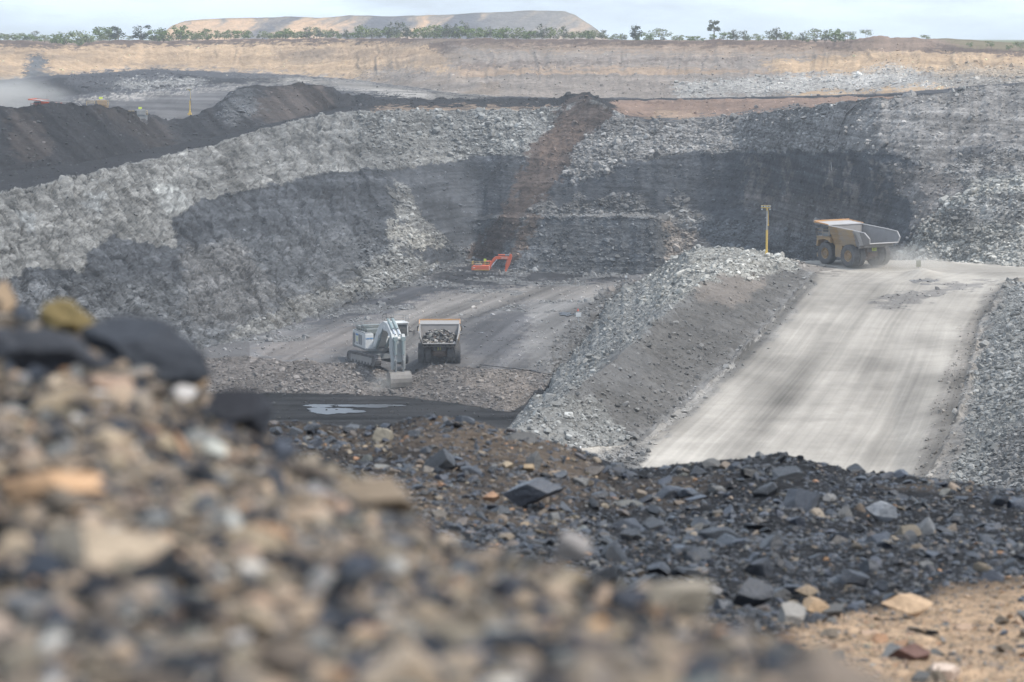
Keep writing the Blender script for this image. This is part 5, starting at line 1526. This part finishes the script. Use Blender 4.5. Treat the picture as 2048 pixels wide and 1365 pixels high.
    # boom: two side plates and a curved back
    bo = [(.9, 2.7), (1.8, 2.7), (3.6, 4.6), (5.6, 5.7), (8.0, 5.9), (10.9, 4.7), (11.2, 5.1), (10.9, 5.5), (8.3, 7.1), (6.3, 7.3), (4.2, 6.6), (2.2, 5.0), (.8, 3.4)]
    g = MB(); g.prism(bo, -.95, .65); boom = g.build('boom', WHITE, t, .06)
    g = MB(); g.rod((6.6, -1.0, 6.3), (6.6, .7, 6.3), .42, 16); g.rod((1.3, -1.0, 3.0), (1.3, .7, 3.0), .4, 16); g.rod((11.0, -1.15, 5.05), (11.0, .85, 5.05), .36, 16); g.build('boom_pin', WHITE, boom)
    for sy in (-1, 1):
        y = -.15 + sy * .85
        g = MB(); g.rod((2.6, y, 2.6), (4.6, y, 4.4), .26, 14); g.rod((4.6, y, 4.4), (6.4, y, 6.2), .15, 12); g.build('boom_ram', TEAL, t)
        y = -.15 + sy * .36
        g = MB(); g.rod((7.4, y, 7.7), (9.9, y, 6.4), .24, 14); g.build('arm_ram', TEAL, boom)
        g = MB(); g.rod((9.9, y, 6.4), (11.2, y, 5.7), .13, 12); g.build('ram_rod', CHROME, boom)
    g = MB()
    for k, q in enumerate(((6.9, .3), (6.9, -.5))):
        for i in range(5): g.rod((q[0] - i * .35, q[1], 7.9 - .06 * i), (q[0] + 1 - i * .35, q[1], 7.95), .035, 5)
    g.rail([(5.0, -.7, 7.3), (7.2, -.7, 7.8)], .8, .03)
    g.build('hose', DARK, boom)
    # arm hanging down, rams on its front, bucket
    ar = [(10.3, 4.7), (10.6, 5.6), (11.3, 5.8), (11.75, 5.2), (11.7, 1.2), (11.55, .3), (11.15, .3), (10.9, 1.7), (10.2, 3.4), (10.1, 4.4)]
    arm = empty('arm', (0, 0, 0))
    bpy.data.objects.remove(arm)
    g = MB(); g.prism(ar, -1.25, -.75); g.prism(ar, .45, .95); g.prism([(10.5, 4.7), (10.7, 5.4), (11.2, 5.4), (11.35, 1.4), (11.1, 1.4), (10.5, 3.6)], -.75, .45)
    arm = g.build('arm', ARMG, t, .04)
    for sy in (-1, 1):
        y = -.15 + sy * .62
        g = MB(); g.rod((11.95, y, 5.0), (12.0, y, 2.7), .25, 14); g.box(11.7, 12.2, y - .32, y + .32, 4.8, 5.4); g.build('bucket_ram', TEAL, arm)
        g = MB(); g.rod((12.0, y, 2.7), (12.05, y, 1.5), .13, 12); g.build('ram_rod', CHROME, arm)
        g = MB(); g.prism([(11.2, .9), (11.4, 1.5), (12.2, 1.9), (12.35, 1.5), (11.8, .9)], y - .1, y + .1); g.prism([(12.0, 1.8), (12.35, 1.8), (12.3, -.1), (12.0, -.1)], y - .09, y + .09); g.build('link', GREYM, arm)
    g = MB()
    bw = 1.75
    y0, y1 = -.15 - bw, -.15 + bw
    outer = [(11.0, .35), (11.7, .52), (12.3, .42), (12.75, .05), (13.02, -.5), (13.1, -1.1), (12.98, -1.8), (12.6, -2.4), (12.1, -2.78), (11.4, -2.95), (10.5, -2.9)]
    inner_ = [(10.5, -2.75), (11.55, -2.78), (12.45, -2.35), (12.9, -1.55), (12.8, -.45), (12.3, .38), (11.05, .2)]
    g.prism(outer + inner_, y0, y1)
    for yy in (y0, y1 - .12): g.prism([(11.0, .3), (12.4, .5), (13.0, -.4), (13.05, -1.6), (12.55, -2.45), (11.6, -2.85), (10.6, -2.85), (10.5, -1.6)], yy, yy + .12)
    for sy in (-1, 1): g.prism([(10.9, .2), (11.1, 1.0), (11.7, 1.0), (12.3, .4)], -.15 + sy * .5 - .1, -.15 + sy * .5 + .1)
    b = g.build('bucket', BUCK, t, .04); b.location = (0, 0, -.45)
    g = MB()
    for k in range(5):
        y = y0 + .25 + k * (2 * bw - .5) / 4
        g.prism([(10.55, -2.95), (10.55, -2.7), (9.95, -2.85)], y - .14, y + .14)
    g.build('tooth', DARK, b)
    return t


excavator_big()


def excavator_orange():
    p = pt(972, 553, 551.0); p.z = ground_at(972, 553, 5, 6).z + .05
    t = empty('excavator', p, math.radians(-6), 'small orange excavator with a lime plate parked on the dark floor below the back wall', 'excavator')
    for y in (-1.25, 1.25):
        prof = []
        for k in range(7):
            a = math.pi / 2 + math.pi * k / 6; prof.append((-1.7 + .45 * math.cos(a), .47 + .45 * math.sin(a)))
        for k in range(7):
            a = -math.pi / 2 + math.pi * k / 6; prof.append((2.6 + .45 * math.cos(a), .47 + .45 * math.sin(a)))
        g = MB(); g.prism(prof, y - .33, y + .33)
        for x in np.arange(-1.7, 2.7, .24): g.box(x - .08, x + .08, y - .36, y + .36, .9, .98)
        trk = g.build('track', DARK, t)
        g = MB(); s_ = -1 if y < 0 else 1
        for x in np.linspace(-1.7, 2.6, 7): g.rod((x, y + s_ * .33, .42), (x, y + s_ * .37, .42), .2 if x not in (-1.7, 2.6) else .34, 10)
        g.build('roller', STEEL, trk)
    g = MB(); g.box(-1, 1.6, -1, 1, .5, .95); g.rod((0, 0, .9), (0, 0, 1.1), .75, 20); g.build('undercarriage', DARK, t)
    g = MB(); g.prism([(-3.0, 1.1), (.9, 1.15), (.9, 2.15), (-2.6, 2.1), (-3.05, 1.9)], -1.5, 1.5); h = g.build('house', ORANGE, t, .06)
    g = MB(); g.box(-2.4, .85, -1.515, -1.505, 1.12, 1.24); g.build('stripe', YELC, h)
    g = MB(); g.box(.82, .92, -1.52, -1.45, 1.25, 2.1); g.box(-2.7, -2.2, -1.515, -1.505, 1.6, 1.75); g.build('panel', WTXT, h)
    g = MB(); g.rail([(-2.95, -1.4, 2.12), (.8, -1.4, 2.15)], .85, .03); g.rail([(-2.95, -1.4, 2.12), (-2.95, 1.4, 2.12)], .85, .03); g.build('handrail', YELC, t)
    g = MB(); g.box(-2.3, -.9, -.9, .6, 2.12, 2.5); g.rod((-1.5, .9, 2.1), (-1.5, .9, 3.0), .09, 8); g.build('engine_cover', GREYM, t)
    g = MB(); g.prism([(-.6, 1.3), (1.1, 1.3), (1.2, 2.3), (.9, 3.0), (-.5, 3.0)], .5, 1.45); c = g.build('cab', ORANGE, t, .04)
    g = MB(); g.box(-.4, .85, .47, .49, 2.1, 2.9); g.box(1.0, 1.2, .6, 1.35, 1.9, 2.85); g.build('window', GLASS, c)
    g = MB(); g.box(-.35, .22, -1.3, -1.26, 3.15, 3.65); g.rod((-.05, -1.28, 2.2), (-.05, -1.28, 3.2), .03, 5); sg = g.build('number_plate', LIME, t)
    bo = [(.5, 1.5), (.9, 1.5), (1.5, 2.6), (2.2, 3.4), (3.0, 3.5), (5.0, 3.45), (5.15, 3.75), (5.0, 4.05), (3.2, 4.15), (2.2, 4.1), (1.6, 3.7), (.8, 2.5)]
    g = MB(); g.prism(bo, -.3, .15); b = g.build('boom', ORANGE, t, .04)
    text_mesh('HITACHI', .34, WTXT, b, 'lettering', (4.1, -.32, 3.75), (math.pi / 2, 0, 0))
    g = MB(); g.rod((2.7, -.08, 4.42), (4.2, -.08, 4.42), .13, 10); g.build('arm_ram', ORANGE, b)
    g = MB(); g.rod((4.2, -.08, 4.42), (5.25, -.08, 4.42), .07, 10); g.build('ram_rod', CHROME, b)
    for sy in (-.42, .27):
        g = MB(); g.rod((1.0, sy, 1.5), (1.9, sy, 2.7), .12, 10); g.rod((1.9, sy, 2.7), (2.5, sy, 3.5), .07, 8); g.build('boom_ram', CHROME, t)
    g = MB(); g.prism([(5.2, 4.55), (5.65, 4.6), (5.8, 4.1), (5.3, 2.4), (4.5, .75), (4.2, .75), (4.15, 1.2), (4.5, 2.6), (4.75, 3.6), (5.1, 4.0)], -.25, .1); a = g.build('arm', ORANGE, t, .04)
    g = MB(); g.rod((4.75, -.08, 3.5), (4.3, -.08, 1.9), .12, 10); g.build('bucket_ram', ORANGE, a)
    g = MB(); g.prism([(4.2, .9), (4.45, .75), (4.3, .2), (3.9, .02), (3.2, .0), (2.85, .35), (2.75, 1.0), (2.95, 1.2), (3.1, .9), (3.3, .3), (3.9, .3)], -.75, .6); g.build('bucket', STEEL, t, .03)
    return t


excavator_orange()


def tower(px, py, d, h, label, dim=False, head=True):
    p = pt(px, py, d)
    g0 = ground_at(px, py, 1, 4) if d < 500 else p
    t = empty('light_tower', p, 0, label, 'light tower', 'telescopic light towers')
    g = MB(); g.box(-.55, .45, -.4, .4, -.25, .25); g.prism([(-.35, .2), (.35, .2), (.16, 1.0), (-.16, 1.0)], -.2, .2); g.build('base', YELC, t, .03)
    g = MB(); g.rod((0, 0, .3), (0, 0, h * .53), .16, 10); m1 = g.build('mast', YELC, t)
    g = MB(); g.rod((0, 0, h * .5), (0, 0, h * .9), .10, 8); g.build('inner_mast', TRAYP, t)
    g = MB(); g.rod((.28, 0, h * .35), (.22, 0, h * .62), .08, 8); g.build('cable_reel', DARK, t)
    g = MB(); g.rod((.2, 0, h * .62), (.18, 0, h * .9), .04, 6); g.box(.1, .3, -.1, .1, h * .61, h * .64); g.rod((0, 0, h * .9), (0, 0, h * .95), .14, 8); g.build('guide_rail', YELC, t)
    g = MB(); g.box(-.9, .5, -.06, .06, h * .945, h * .965); g.box(-.9, .5, -.05, .05, h * .99, h * 1.0); g.box(-.25, -.1, -.05, .05, h * .945, h); g.build('crossbar', YELC, t)
    for k in range(4):
        for zz in (h * .925, h * .98):
            if zz < h * .93 and k in (1, 2): continue
            x = -.78 + k * .40
            g = MB(); g.hexa([(x - .14, -.2, zz - .12), (x + .14, -.2, zz - .12), (x + .09, .1, zz - .07), (x - .09, .1, zz - .07), (x - .14, -.24, zz + .12), (x + .14, -.24, zz + .12), (x + .09, .1, zz + .07), (x - .09, .1, zz + .07)])
            l = g.build('lamp', GREYM, t)
            g = MB(); g.hexa([(x - .12, -.23, zz - .1), (x + .12, -.23, zz - .1), (x + .12, -.215, zz - .1), (x - .12, -.215, zz - .1), (x - .12, -.265, zz + .1), (x + .12, -.265, zz + .1), (x + .12, -.25, zz + .1), (x - .12, -.25, zz + .1)])
            g.build('lens', LAMPG, l)
    return t


tower(1533, 516, 371.0, 7.75, 'yellow light tower on the rubble ridge beside the pale ramp')
tower(380, 229, 655.0, 6.6, 'thin light tower between the two dark heaps on the far left bench')


def dozer(px, ytop, d, label, mat, hide):
    p = pt(px, ytop, d); p.z -= hide
    t = empty('dozer', p, math.radians(200), label, 'bulldozer')
    for y in (-1.2, 1.2):
        g = MB(); g.prism([(-2, .5), (-1.6, .05), (1.6, .05), (2.1, .5), (1.4, 1.1), (-1.2, 1.5)], y - .35, y + .35); g.build('track', DARK, t)
    g = MB(); g.prism([(-2, 1), (2.4, 1), (2.5, 2.0), (.6, 2.3), (-2, 2.2)], -.8, .8); g.build('hood', mat, t, .05)
    g = MB(); g.box(-1.6, .5, -.95, .95, 2.2, 3.35); c = g.build('cab', mat, t, .05)
    g = MB(); g.box(-1.4, .3, -.98, -.96, 2.5, 3.2); g.box(.51, .53, -.8, .8, 2.5, 3.2); g.box(-1.63, -1.61, -.8, .8, 2.5, 3.2); g.build('window', GLASS, c)
    g = MB(); g.prism([(3.0, .1), (3.2, .1), (3.1, .8), (3.25, 1.5), (3.05, 1.5), (2.9, .8)], -2.1, 2.1); g.build('blade', mat, t)
    g = MB(); g.box(-.9, -.1, -.03, .03, 3.6, 4.0); g.rod((-.5, 0, 3.3), (-.5, 0, 3.7), .03, 5); g.build('number_plate', LIME, t)
    g = MB(); g.rail([(-2, -.9, 2.2), (-2, .9, 2.2)], 1.0, .03); g.rail([(.6, -1.3, 2.2), (2.4, -1.3, 2.2)], .9, .03); g.build('handrail', YELC, t)
    return t


dozer(197, 195, 552, 'yellow bulldozer half hidden behind the dark heap right of the orange tray', YEL, 3.95)
dozer(276, 215, 572, 'dark machine behind the dark heap with just its lime plate and roof showing', GREYM, 3.95)


def board(px, py, d, w_, h_, post, label, name='road_sign', mat=SIGNW, smin=0, smax=22, cat='sign', pmat=None, two=False):
    p = pt(px, py, d)
    t = empty(name, p, math.radians(RNG.uniform(-12, 12)), label, cat)
    g = MB(); g.box(-w_ / 2, w_ / 2, -.03, .03, post, post + h_); g.build('panel', mat, t, .01)
    for x in ((-w_ * .35, w_ * .35) if two else (0,)):
        g = MB(); g.rod((x, .06, -.6), (x, .06, post + h_ * .9), .05, 6); g.build('post', pmat or SIGNG, t)
    return t


board(1157, 640, 455.0, 1.0, .75, .55, 'small white sign board at the foot of the rubble ridge')
board(1252, 560, 505.0, .55, .45, .45, 'tiny white marker sign where the pit floor meets the ridge')
board(1935, 778, 277.0, 1.05, .6, 1.15, 'grey sign board on two legs beside the right edge of the ramp', mat=SIGNG, two=True)
board(1837, 534, 367.0, .7, .95, .0, 'olive marker drum at the road edge right of the haul truck', name='marker', mat=paint("olive", (.20, .20, .13), .3), cat='marker')
board(1848, 549, 360.0, .6, .3, .5, 'small white marker standing on the dirt pile beside the road', name='marker', cat='marker')
board(1648, 631, 326.0, .28, .28, .05, 'white marker peg in the middle of the left lane of the ramp', name='marker', cat='marker')
# red cone near the sign
cp = pt(1156, 622, 468.0)
g = MB(); g.rod((0, 0, 0), (0, 0, .45), .16, 12, .03); g.box(-.2, .2, -.2, .2, -.04, .04)
o = g.build('traffic_cone', paint("cone_red", (.6, .07, .03), .1)); o.location = cp
tag(o, 'red cone beside the small white sign board', 'cone')


def cable(pts, r, label, name, mat, off=.25):
    g = MB()
    P = []
    for px, py, s0, s1 in pts:
        q = ground_at(px, py, s0, s1)
        P.append(q + Vector((0, -off, off)))
    for a, b in zip(P, P[1:]):
        g.rod(a, b, r, 7)
    o = g.build(name, mat, smooth=True)
    return tag(o, label, 'hose' if 'hose' in name else 'pipe')


cable([(1738, 200, 9, 10.6), (1710, 215, 9, 10.6), (1692, 232, 8, 10.2), (1680, 255, 8, 10.2), (1674, 275, 8, 10.2), (1664, 300, 8, 10.2), (1659, 328, 7, 10.2)], .16,
      'black hose hanging down the right face of the back wall', 'black_hose', DARK, .5)
cable([(1659, 330, 7, 10.2), (1662, 348, 7, 10.2)], .08, 'pale rope end below the black hose', 'hose_rope', TRAYP, .5)
cable([(960, 733, 5, 6), (1020, 738, 5, 6), (1060, 744, 4.6, 6), (1100, 748, 4, 6), (1112, 742, 3, 6)], .11, 'black water pipe lying along the edge of the rubble bench', 'black_pipe', DARK, .2)

# puddles on the coal floor and the haul band
m_water = new_mat("still_water")[0]
b = m_water.node_tree.nodes["Principled BSDF"]
b.inputs['Base Color'].default_value = (.055, .06, .068, 1); b.inputs['Roughness'].default_value = .32; b.inputs['Specular IOR Level'].default_value = .6


def puddle(cx, cy, wx_, wy_, z, seed, name='water'):
    v = [pt(cx, cy, z / float(kz(cy)))]
    v = []
    n = 140
    for i in range(n):
        a = 2 * math.pi * i / n
        k = 1 + .5 * float(fbm(np.array([3 * math.cos(a)]), np.array([3 * math.sin(a)]), np.array([seed * 3.1]), 4, seed)[0]) + .15 * math.sin(2 * a + seed) + .15 * math.sin(3 * a + 2 * seed) + .08 * math.sin(5 * a + seed) + .05 * math.sin(9 * a)
        px, py = cx + wx_ * k * math.cos(a), cy + wy_ * k * math.sin(a)
        v.append(tuple(pt(px, py, z / float(kz(py)))))
    g = MB(); g.add(v, [tuple(range(n))])
    o = g.build(name, m_water); o['kind'] = 'structure'
    return o


puddle(665, 822, 45, 7, -54.40, 1)
puddle(740, 812, 60, 3.5, -54.40, 2)
puddle(640, 812, 30, 3, -54.40, 5)
puddle(1020, 820, 16, 2.5, -54.40, 3)
puddle(905, 655, 26, 3, -51.62, 4)
puddle(950, 668, 30, 3, -51.62, 6)
puddle(1135, 628, 16, 3.5, -51.62, 7)

# ------------------------------------------------------------ trees along the rim
m_leaf = {}
for nm, c in (('leaf_dark', (.06, .08, .055)), ('leaf_green', (.15, .20, .07)), ('leaf_pale', (.20, .23, .115)), ('leaf_grey', (.14, .16, .11))):
    m, nt_, n_, b_ = new_mat(nm)
    oi = n_.new("ShaderNodeTexCoord"); q = nd(nt_, "ShaderNodeTexNoise", Scale=1.1, Detail=4.0)
    nt_.links.new(oi.outputs['Object'], q.inputs['Vector'])
    r_ = n_.new("ShaderNodeValToRGB")
    r_.color_ramp.elements[0].position = .3; r_.color_ramp.elements[1].position = .7
    r_.color_ramp.elements[0].color = (*[x * .55 for x in c], 1); r_.color_ramp.elements[1].color = (*[x * 1.45 for x in c], 1)
    nt_.links.new(q.outputs['Fac'], r_.inputs['Fac']); nt_.links.new(r_.outputs[0], b_.inputs['Base Color'])
    b_.inputs['Roughness'].default_value = .7
    b_.inputs['Specular IOR Level'].default_value = .2
    m_leaf[nm] = m
BARK = paint("bark", (.17, .15, .125), .2)


def make_tree(name, h, wr, base_h, lobes, leaf, seed, dens=260, ls=.34, spread=1.0, stems=1):
    r = np.random.default_rng(seed)
    t = empty(name)
    g = MB()
    tips = []
    for s_ in range(stems):
        bx = (s_ - (stems - 1) / 2) * .5
        x, y, z = bx, 0, -.4
        top = h * r.uniform(.72, .85)
        px_, py_, pr = x, y, .035 * h
        nseg = 4
        for k in range(1, nseg + 1):
            nx, ny, nz_ = x + r.normal(0, .05 * h) * .5 + bx * .3, y + r.normal(0, .03 * h), top * k / nseg
            g.rod((x, y, z), (nx, ny, nz_), pr * (1 - (k - 1) / nseg * .7) / stems ** .5, 7, pr * (1 - k / nseg * .7) / stems ** .5)
            if nz_ > base_h * .8:
                for q in range(3):
                    a = r.uniform(0, 6.28); L = wr * r.uniform(.5, .95)
                    e = (nx + L * math.cos(a), ny + L * math.sin(a) * .8, nz_ + L * r.uniform(.2, .7))
                    g.rod((nx, ny, nz_), e, pr * .35, 5, pr * .12); tips.append(e)
            x, y, z = nx, ny, nz_
        tips.append((x, y, top))
    g.build('trunk', BARK, t)
    cl = []
    for k in range(lobes):
        e = tips[k % len(tips)]
        cl.append((e[0] + r.normal(0, .15 * wr), e[1] + r.normal(0, .15 * wr), max(base_h + .1 * h, min(h * .9, e[2] - r.uniform(0, .45) * max(0, e[2] - base_h) + r.normal(0, .05 * h))), wr * r.uniform(.28, .5)))
    V_, F_ = [], []
    for i in range(dens):
        c = cl[r.integers(0, len(cl))]
        d = r.normal(size=3); d /= np.linalg.norm(d)
        p = np.array(c[:3]) + d * c[3] * 1.25 * r.uniform(.35, 1.0) * np.array((1, 1, .72 * spread))
        n = r.normal(size=3); n /= np.linalg.norm(n)
        a = np.cross(n, (0, 0, 1.0)); a /= np.linalg.norm(a) + 1e-6; b2 = np.cross(n, a)
        s2 = ls * r.uniform(.7, 1.6)
        o_ = len(V_)
        for k in range(5):
            th = 2 * math.pi * k / 5 + r.uniform(0, 1); rr_ = s2 * r.uniform(.4, 1)
            V_.append(p + a * rr_ * math.cos(th) + b2 * rr_ * .7 * math.sin(th))
        F_.append((o_, o_ + 1, o_ + 2)); F_.append((o_, o_ + 2, o_ + 3)); F_.append((o_, o_ + 3, o_ + 4))
    np_mesh('crown', np.array(V_), np.array(F_), m_leaf[leaf], parent=t)
    return t


def copy_tree(t):
    o = t.copy(); COL.objects.link(o)
    for ch in t.children:
        c = ch.copy(); COL.objects.link(c); c.parent = o
    return o


PROTO = {
    'round_dark': [make_tree('tree', 6, 2.9, 1.0, 16, 'leaf_dark', s, 620, .36) for s in (1, 2)],
    'bushy_green': [make_tree('tree', 4.5, 2.9, .4, 15, 'leaf_green', s, 480, .34) for s in (3, 4, 5)],
    'pale_bush': [make_tree('tree', 4.0, 2.8, .4, 12, 'leaf_pale', s, 360, .32) for s in (6, 7)],
    'wispy_grey': [make_tree('tree', 6, 2.4, .9, 16, 'leaf_grey', s, 420, .32, stems=2) for s in (8, 9, 10)],
    'tall': [make_tree('tree', 9.6, 2.2, 3.4, 15, 'leaf_grey', 11, 620, .36)],
    'umbrella': [make_tree('tree', 5, 3.2, 1.6, 15, 'leaf_pale', s, 420, .30, spread=.7, stems=2) for s in (12, 13)],
}
HT = dict(round_dark=6, bushy_green=4.5, pale_bush=4.0, wispy_grey=6, tall=9.6, umbrella=5)
LB = dict(round_dark=('dense dark rounded tree', 'dark round trees'), bushy_green=('bushy fresh green tree', 'green trees'),
          pale_bush=('low pale green bush', 'pale bushes'), wispy_grey=('thin grey-green tree with bare stems', 'thin trees'),
          umbrella=('flat-topped open pale green tree', 'flat-topped trees'), tall=('tallest lone tree on the rim, right of the far dump', None))
used = set()
TL = [(12, 13, 'pale_bush', 1.5, None), (40, 15, 'umbrella', 1, None), (72, 20, 'wispy_grey', 1, None), (58, 13, 'bushy_green', 1.1, None), (90, 16, 'umbrella', 1, None), (112, 19, 'bushy_green', 1, None),
      (133, 25, 'bushy_green', 1, None), (156, 26, 'pale_bush', .9, None), (175, 18, 'bushy_green', 1, None), (198, 25, 'bushy_green', .9, None), (218, 27, 'bushy_green', 1, None),
      (237, 27, 'round_dark', .95, 'dark tree in the pair of dark trees on the left rim, nearer the frame edge'), (281, 27, 'round_dark', 1.15, 'wide dark rounded tree standing alone on the left rim'),
      (310, 22, 'bushy_green', 1, None), (328, 27, 'bushy_green', .8, None), (362, 27, 'bushy_green', 1.1, 'round green tree in front of the left end of the far dump'), (390, 18, 'bushy_green', 1, None),
      (412, 20, 'bushy_green', 1, None), (438, 16, 'pale_bush', 1, None), (462, 18, 'bushy_green', 1, None), (486, 17, 'bushy_green', 1.2, None), (540, 12, 'pale_bush', 1, None), (565, 15, 'bushy_green', 1, None),
      (590, 13, 'pale_bush', 1, None), (612, 15, 'bushy_green', 1, None), (640, 20, 'wispy_grey', 1, None), (662, 16, 'bushy_green', 1, None), (690, 18, 'wispy_grey', 1, None), (724, 25, 'bushy_green', .8, None),
      (745, 17, 'pale_bush', 1, None), (780, 30, 'wispy_grey', .8, None), (797, 32, 'wispy_grey', .8, None), (815, 28, 'wispy_grey', .9, None), (848, 22, 'bushy_green', 1, None), (872, 24, 'bushy_green', 1, None),
      (892, 28, 'wispy_grey', .8, None), (905, 27, 'wispy_grey', .8, None), (935, 34, 'wispy_grey', .8, None), (952, 20, 'bushy_green', 1, None), (980, 20, 'wispy_grey', 1, None), (1005, 23, 'bushy_green', 1, None),
      (1035, 20, 'pale_bush', 1, None), (1060, 16, 'bushy_green', 1, None), (1085, 28, 'wispy_grey', 1, None), (1108, 20, 'pale_bush', 1, None), (1128, 26, 'wispy_grey', .7, None), (1150, 14, 'pale_bush', 1, None),
      (1180, 15, 'bushy_green', 1, None), (1205, 12, 'pale_bush', 1, None), (1245, 12, 'pale_bush', 1, None), (1272, 30, 'round_dark', .85, 'dark upright tree between the far dump and the tallest tree'),
      (1295, 16, 'bushy_green', 1, None), (1322, 22, 'umbrella', 1.2, 'wide arching pale tree right of the dark upright tree'), (1358, 11, 'pale_bush', 1.3, None), (1390, 10, 'bushy_green', 1.4, None),
      (1428, 43, 'tall', 1, None), (1455, 15, 'bushy_green', 1.2, None), (1467, 20, 'wispy_grey', 1, None), (1488, 20, 'wispy_grey', 1.1, None), (1512, 14, 'umbrella', 1, None), (1540, 20, 'wispy_grey', 1.1, None),
      (1553, 24, 'wispy_grey', 1.1, None), (1575, 15, 'bushy_green', 1.2, None), (1605, 18, 'wispy_grey', 1.2, None), (1632, 25, 'umbrella', 1, None), (1650, 24, 'wispy_grey', 1, None), (1672, 23, 'bushy_green', 1.1, None),
      (1692, 20, 'umbrella', 1, None), (1734, 17, 'umbrella', .9, None), (1852, 12, 'umbrella', 1.1, None), (1940, 9, 'pale_bush', 1, None), (1983, 14, 'umbrella', 1, 'small flat-topped tree on the grassy slope at the right'),
      (2018, 9, 'pale_bush', 1, None), (2042, 18, 'umbrella', 1.2, None), (-30, 20, 'bushy_green', 1, None), (2080, 16, 'umbrella', 1, None)]
extra = []
rt = np.random.default_rng(3)
for x in np.arange(500, 1215, 15): extra.append((x + rt.uniform(-6, 6), rt.uniform(9, 22), ('pale_bush', 'bushy_green', 'wispy_grey')[rt.integers(0, 3)], 1, None))
for x in np.arange(2, 480, 26): extra.append((x + rt.uniform(-8, 8), rt.uniform(8, 13), ('pale_bush', 'bushy_green', 'bushy_green')[rt.integers(0, 3)], 1.1, None))
for x in np.arange(1230, 1720, 24): extra.append((x + rt.uniform(-8, 8), rt.uniform(7, 12), ('pale_bush', 'bushy_green', 'wispy_grey')[rt.integers(0, 3)], 1.1, None))
for (px, hp_, kind, wd, lab) in TL + extra:
    ps = PROTO[kind]
    k = int(rt.integers(0, len(ps)))
    src = ps[k]
    c = int(np.argmin(np.abs(PX - px)))
    u_d, u_z = rU[0][c], rU[1][c]
    back = rt.uniform(4, 28)
    d = u_d + back
    z = u_z + (rV[1][c] - u_z) * back / (rV[0][c] - u_d) - .15
    if (kind, k) not in used: o = src; used.add((kind, k))
    else: o = copy_tree(src)
    hm = hp_ * d / F
    s_ = hm / HT[kind] * 1.1
    o.location = (float(kx(px, 80)) * d, d, z)
    o.rotation_euler = (0, 0, rt.uniform(0, 6.28))
    w2 = s_ * wd * (1 if kind != 'pale_bush' else 1.15)
    o.scale = (w2, w2, s_)
    o.name = 'bush' if kind == 'pale_bush' else 'tree'
    s_ = s_
    zone_ = ('at the far left end of the rim' if px < 150 else 'left of the far dump' if px < 330 else 'before the orange end of the far dump' if px < 560 else 'before the middle of the far dump' if px < 850 else 'before the grey right end of the far dump' if px < 1215 else 'between the far dump and the tallest tree' if px < 1420 else 'just right of the tallest tree' if px < 1590 else 'by the brown hump' if px < 1800 else 'on the grassy slope')
    if kind == 'tall': tag(o, LB[kind][0], 'tree')
    else: tag(o, lab or LB[kind][0] + ' ' + zone_, 'bush' if kind == 'pale_bush' else 'tree', LB[kind][1] + ' ' + zone_)
for k, ps in PROTO.items():
    for i, src in enumerate(ps):
        if (k, i) not in used:
            for ch in list(src.children): bpy.data.objects.remove(ch)
            bpy.data.objects.remove(src)

# ------------------------------------------------------------ dust and haze
def volume_mat(name, dens, col, aniso=.2, noise=None, size=None):
    m = bpy.data.materials.new(name); m.use_nodes = True
    n = m.node_tree.nodes; n.clear()
    out = n.new("ShaderNodeOutputMaterial"); v = n.new("ShaderNodeVolumePrincipled")
    v.inputs['Color'].default_value = (*col, 1); v.inputs['Density'].default_value = dens; v.inputs['Anisotropy'].default_value = aniso
    m.node_tree.links.new(v.outputs[0], out.inputs['Volume'])
    if noise:
        L = m.node_tree.links
        tc = n.new("ShaderNodeTexCoord")
        nz_ = nd(m.node_tree, "ShaderNodeTexNoise", Scale=noise, Detail=4.0, Roughness=.6)
        L.new(tc.outputs['Object'], nz_.inputs['Vector'])
        gr = n.new("ShaderNodeTexGradient"); gr.gradient_type = 'SPHERICAL'
        L.new(tc.outputs['Object'], gr.inputs['Vector'])
        a = math_n(m.node_tree, 'MULTIPLY', gr.outputs['Fac'], math_n(m.node_tree, 'MAXIMUM', math_n(m.node_tree, 'MULTIPLY', math_n(m.node_tree, 'SUBTRACT', nz_.outputs['Fac'], .34), 4.0), 0.0))
        L.new(math_n(m.node_tree, 'MULTIPLY', a, dens), v.inputs['Density'])
    return m


def dust(loc, sx, sy, sz, dens, label, noise=1.6):
    v, f = ICO[3]
    o = np_mesh('dust', v, f, volume_mat('dust', dens, (.80, .77, .72), .1, noise))
    o.location = loc; o.scale = (sx, sy, sz); o['kind'] = 'stuff'; o['label'] = label
    return o


dust(p1 + Vector((3.5, -2.0, .6)), 9, 6, 3.4, .22, 'pale dust kicked up behind the rear wheels of the yellow haul truck')
q_ = pt(-5, 195, 600)
dust(q_, 19, 20, 6, .13, 'grey dust cloud drifting behind the dark heap at the far left')
q_ = pt(797, 776, 386)
dust(q_ + Vector((-2.6, -1.0, .6)), 2.6, 2.2, 2.4, .28, 'faint dust beside the digging bucket')

x0, x1, y0, y1, z0, z1 = -2400, 2400, -60, 6400, -62, 44
g = MB(); g.box(x0, x1, y0, y1, z0, z1)
hz = g.build('haze', volume_mat('haze', HAZE, (.90, .95, 1.0), .25)); hz['kind'] = 'stuff'
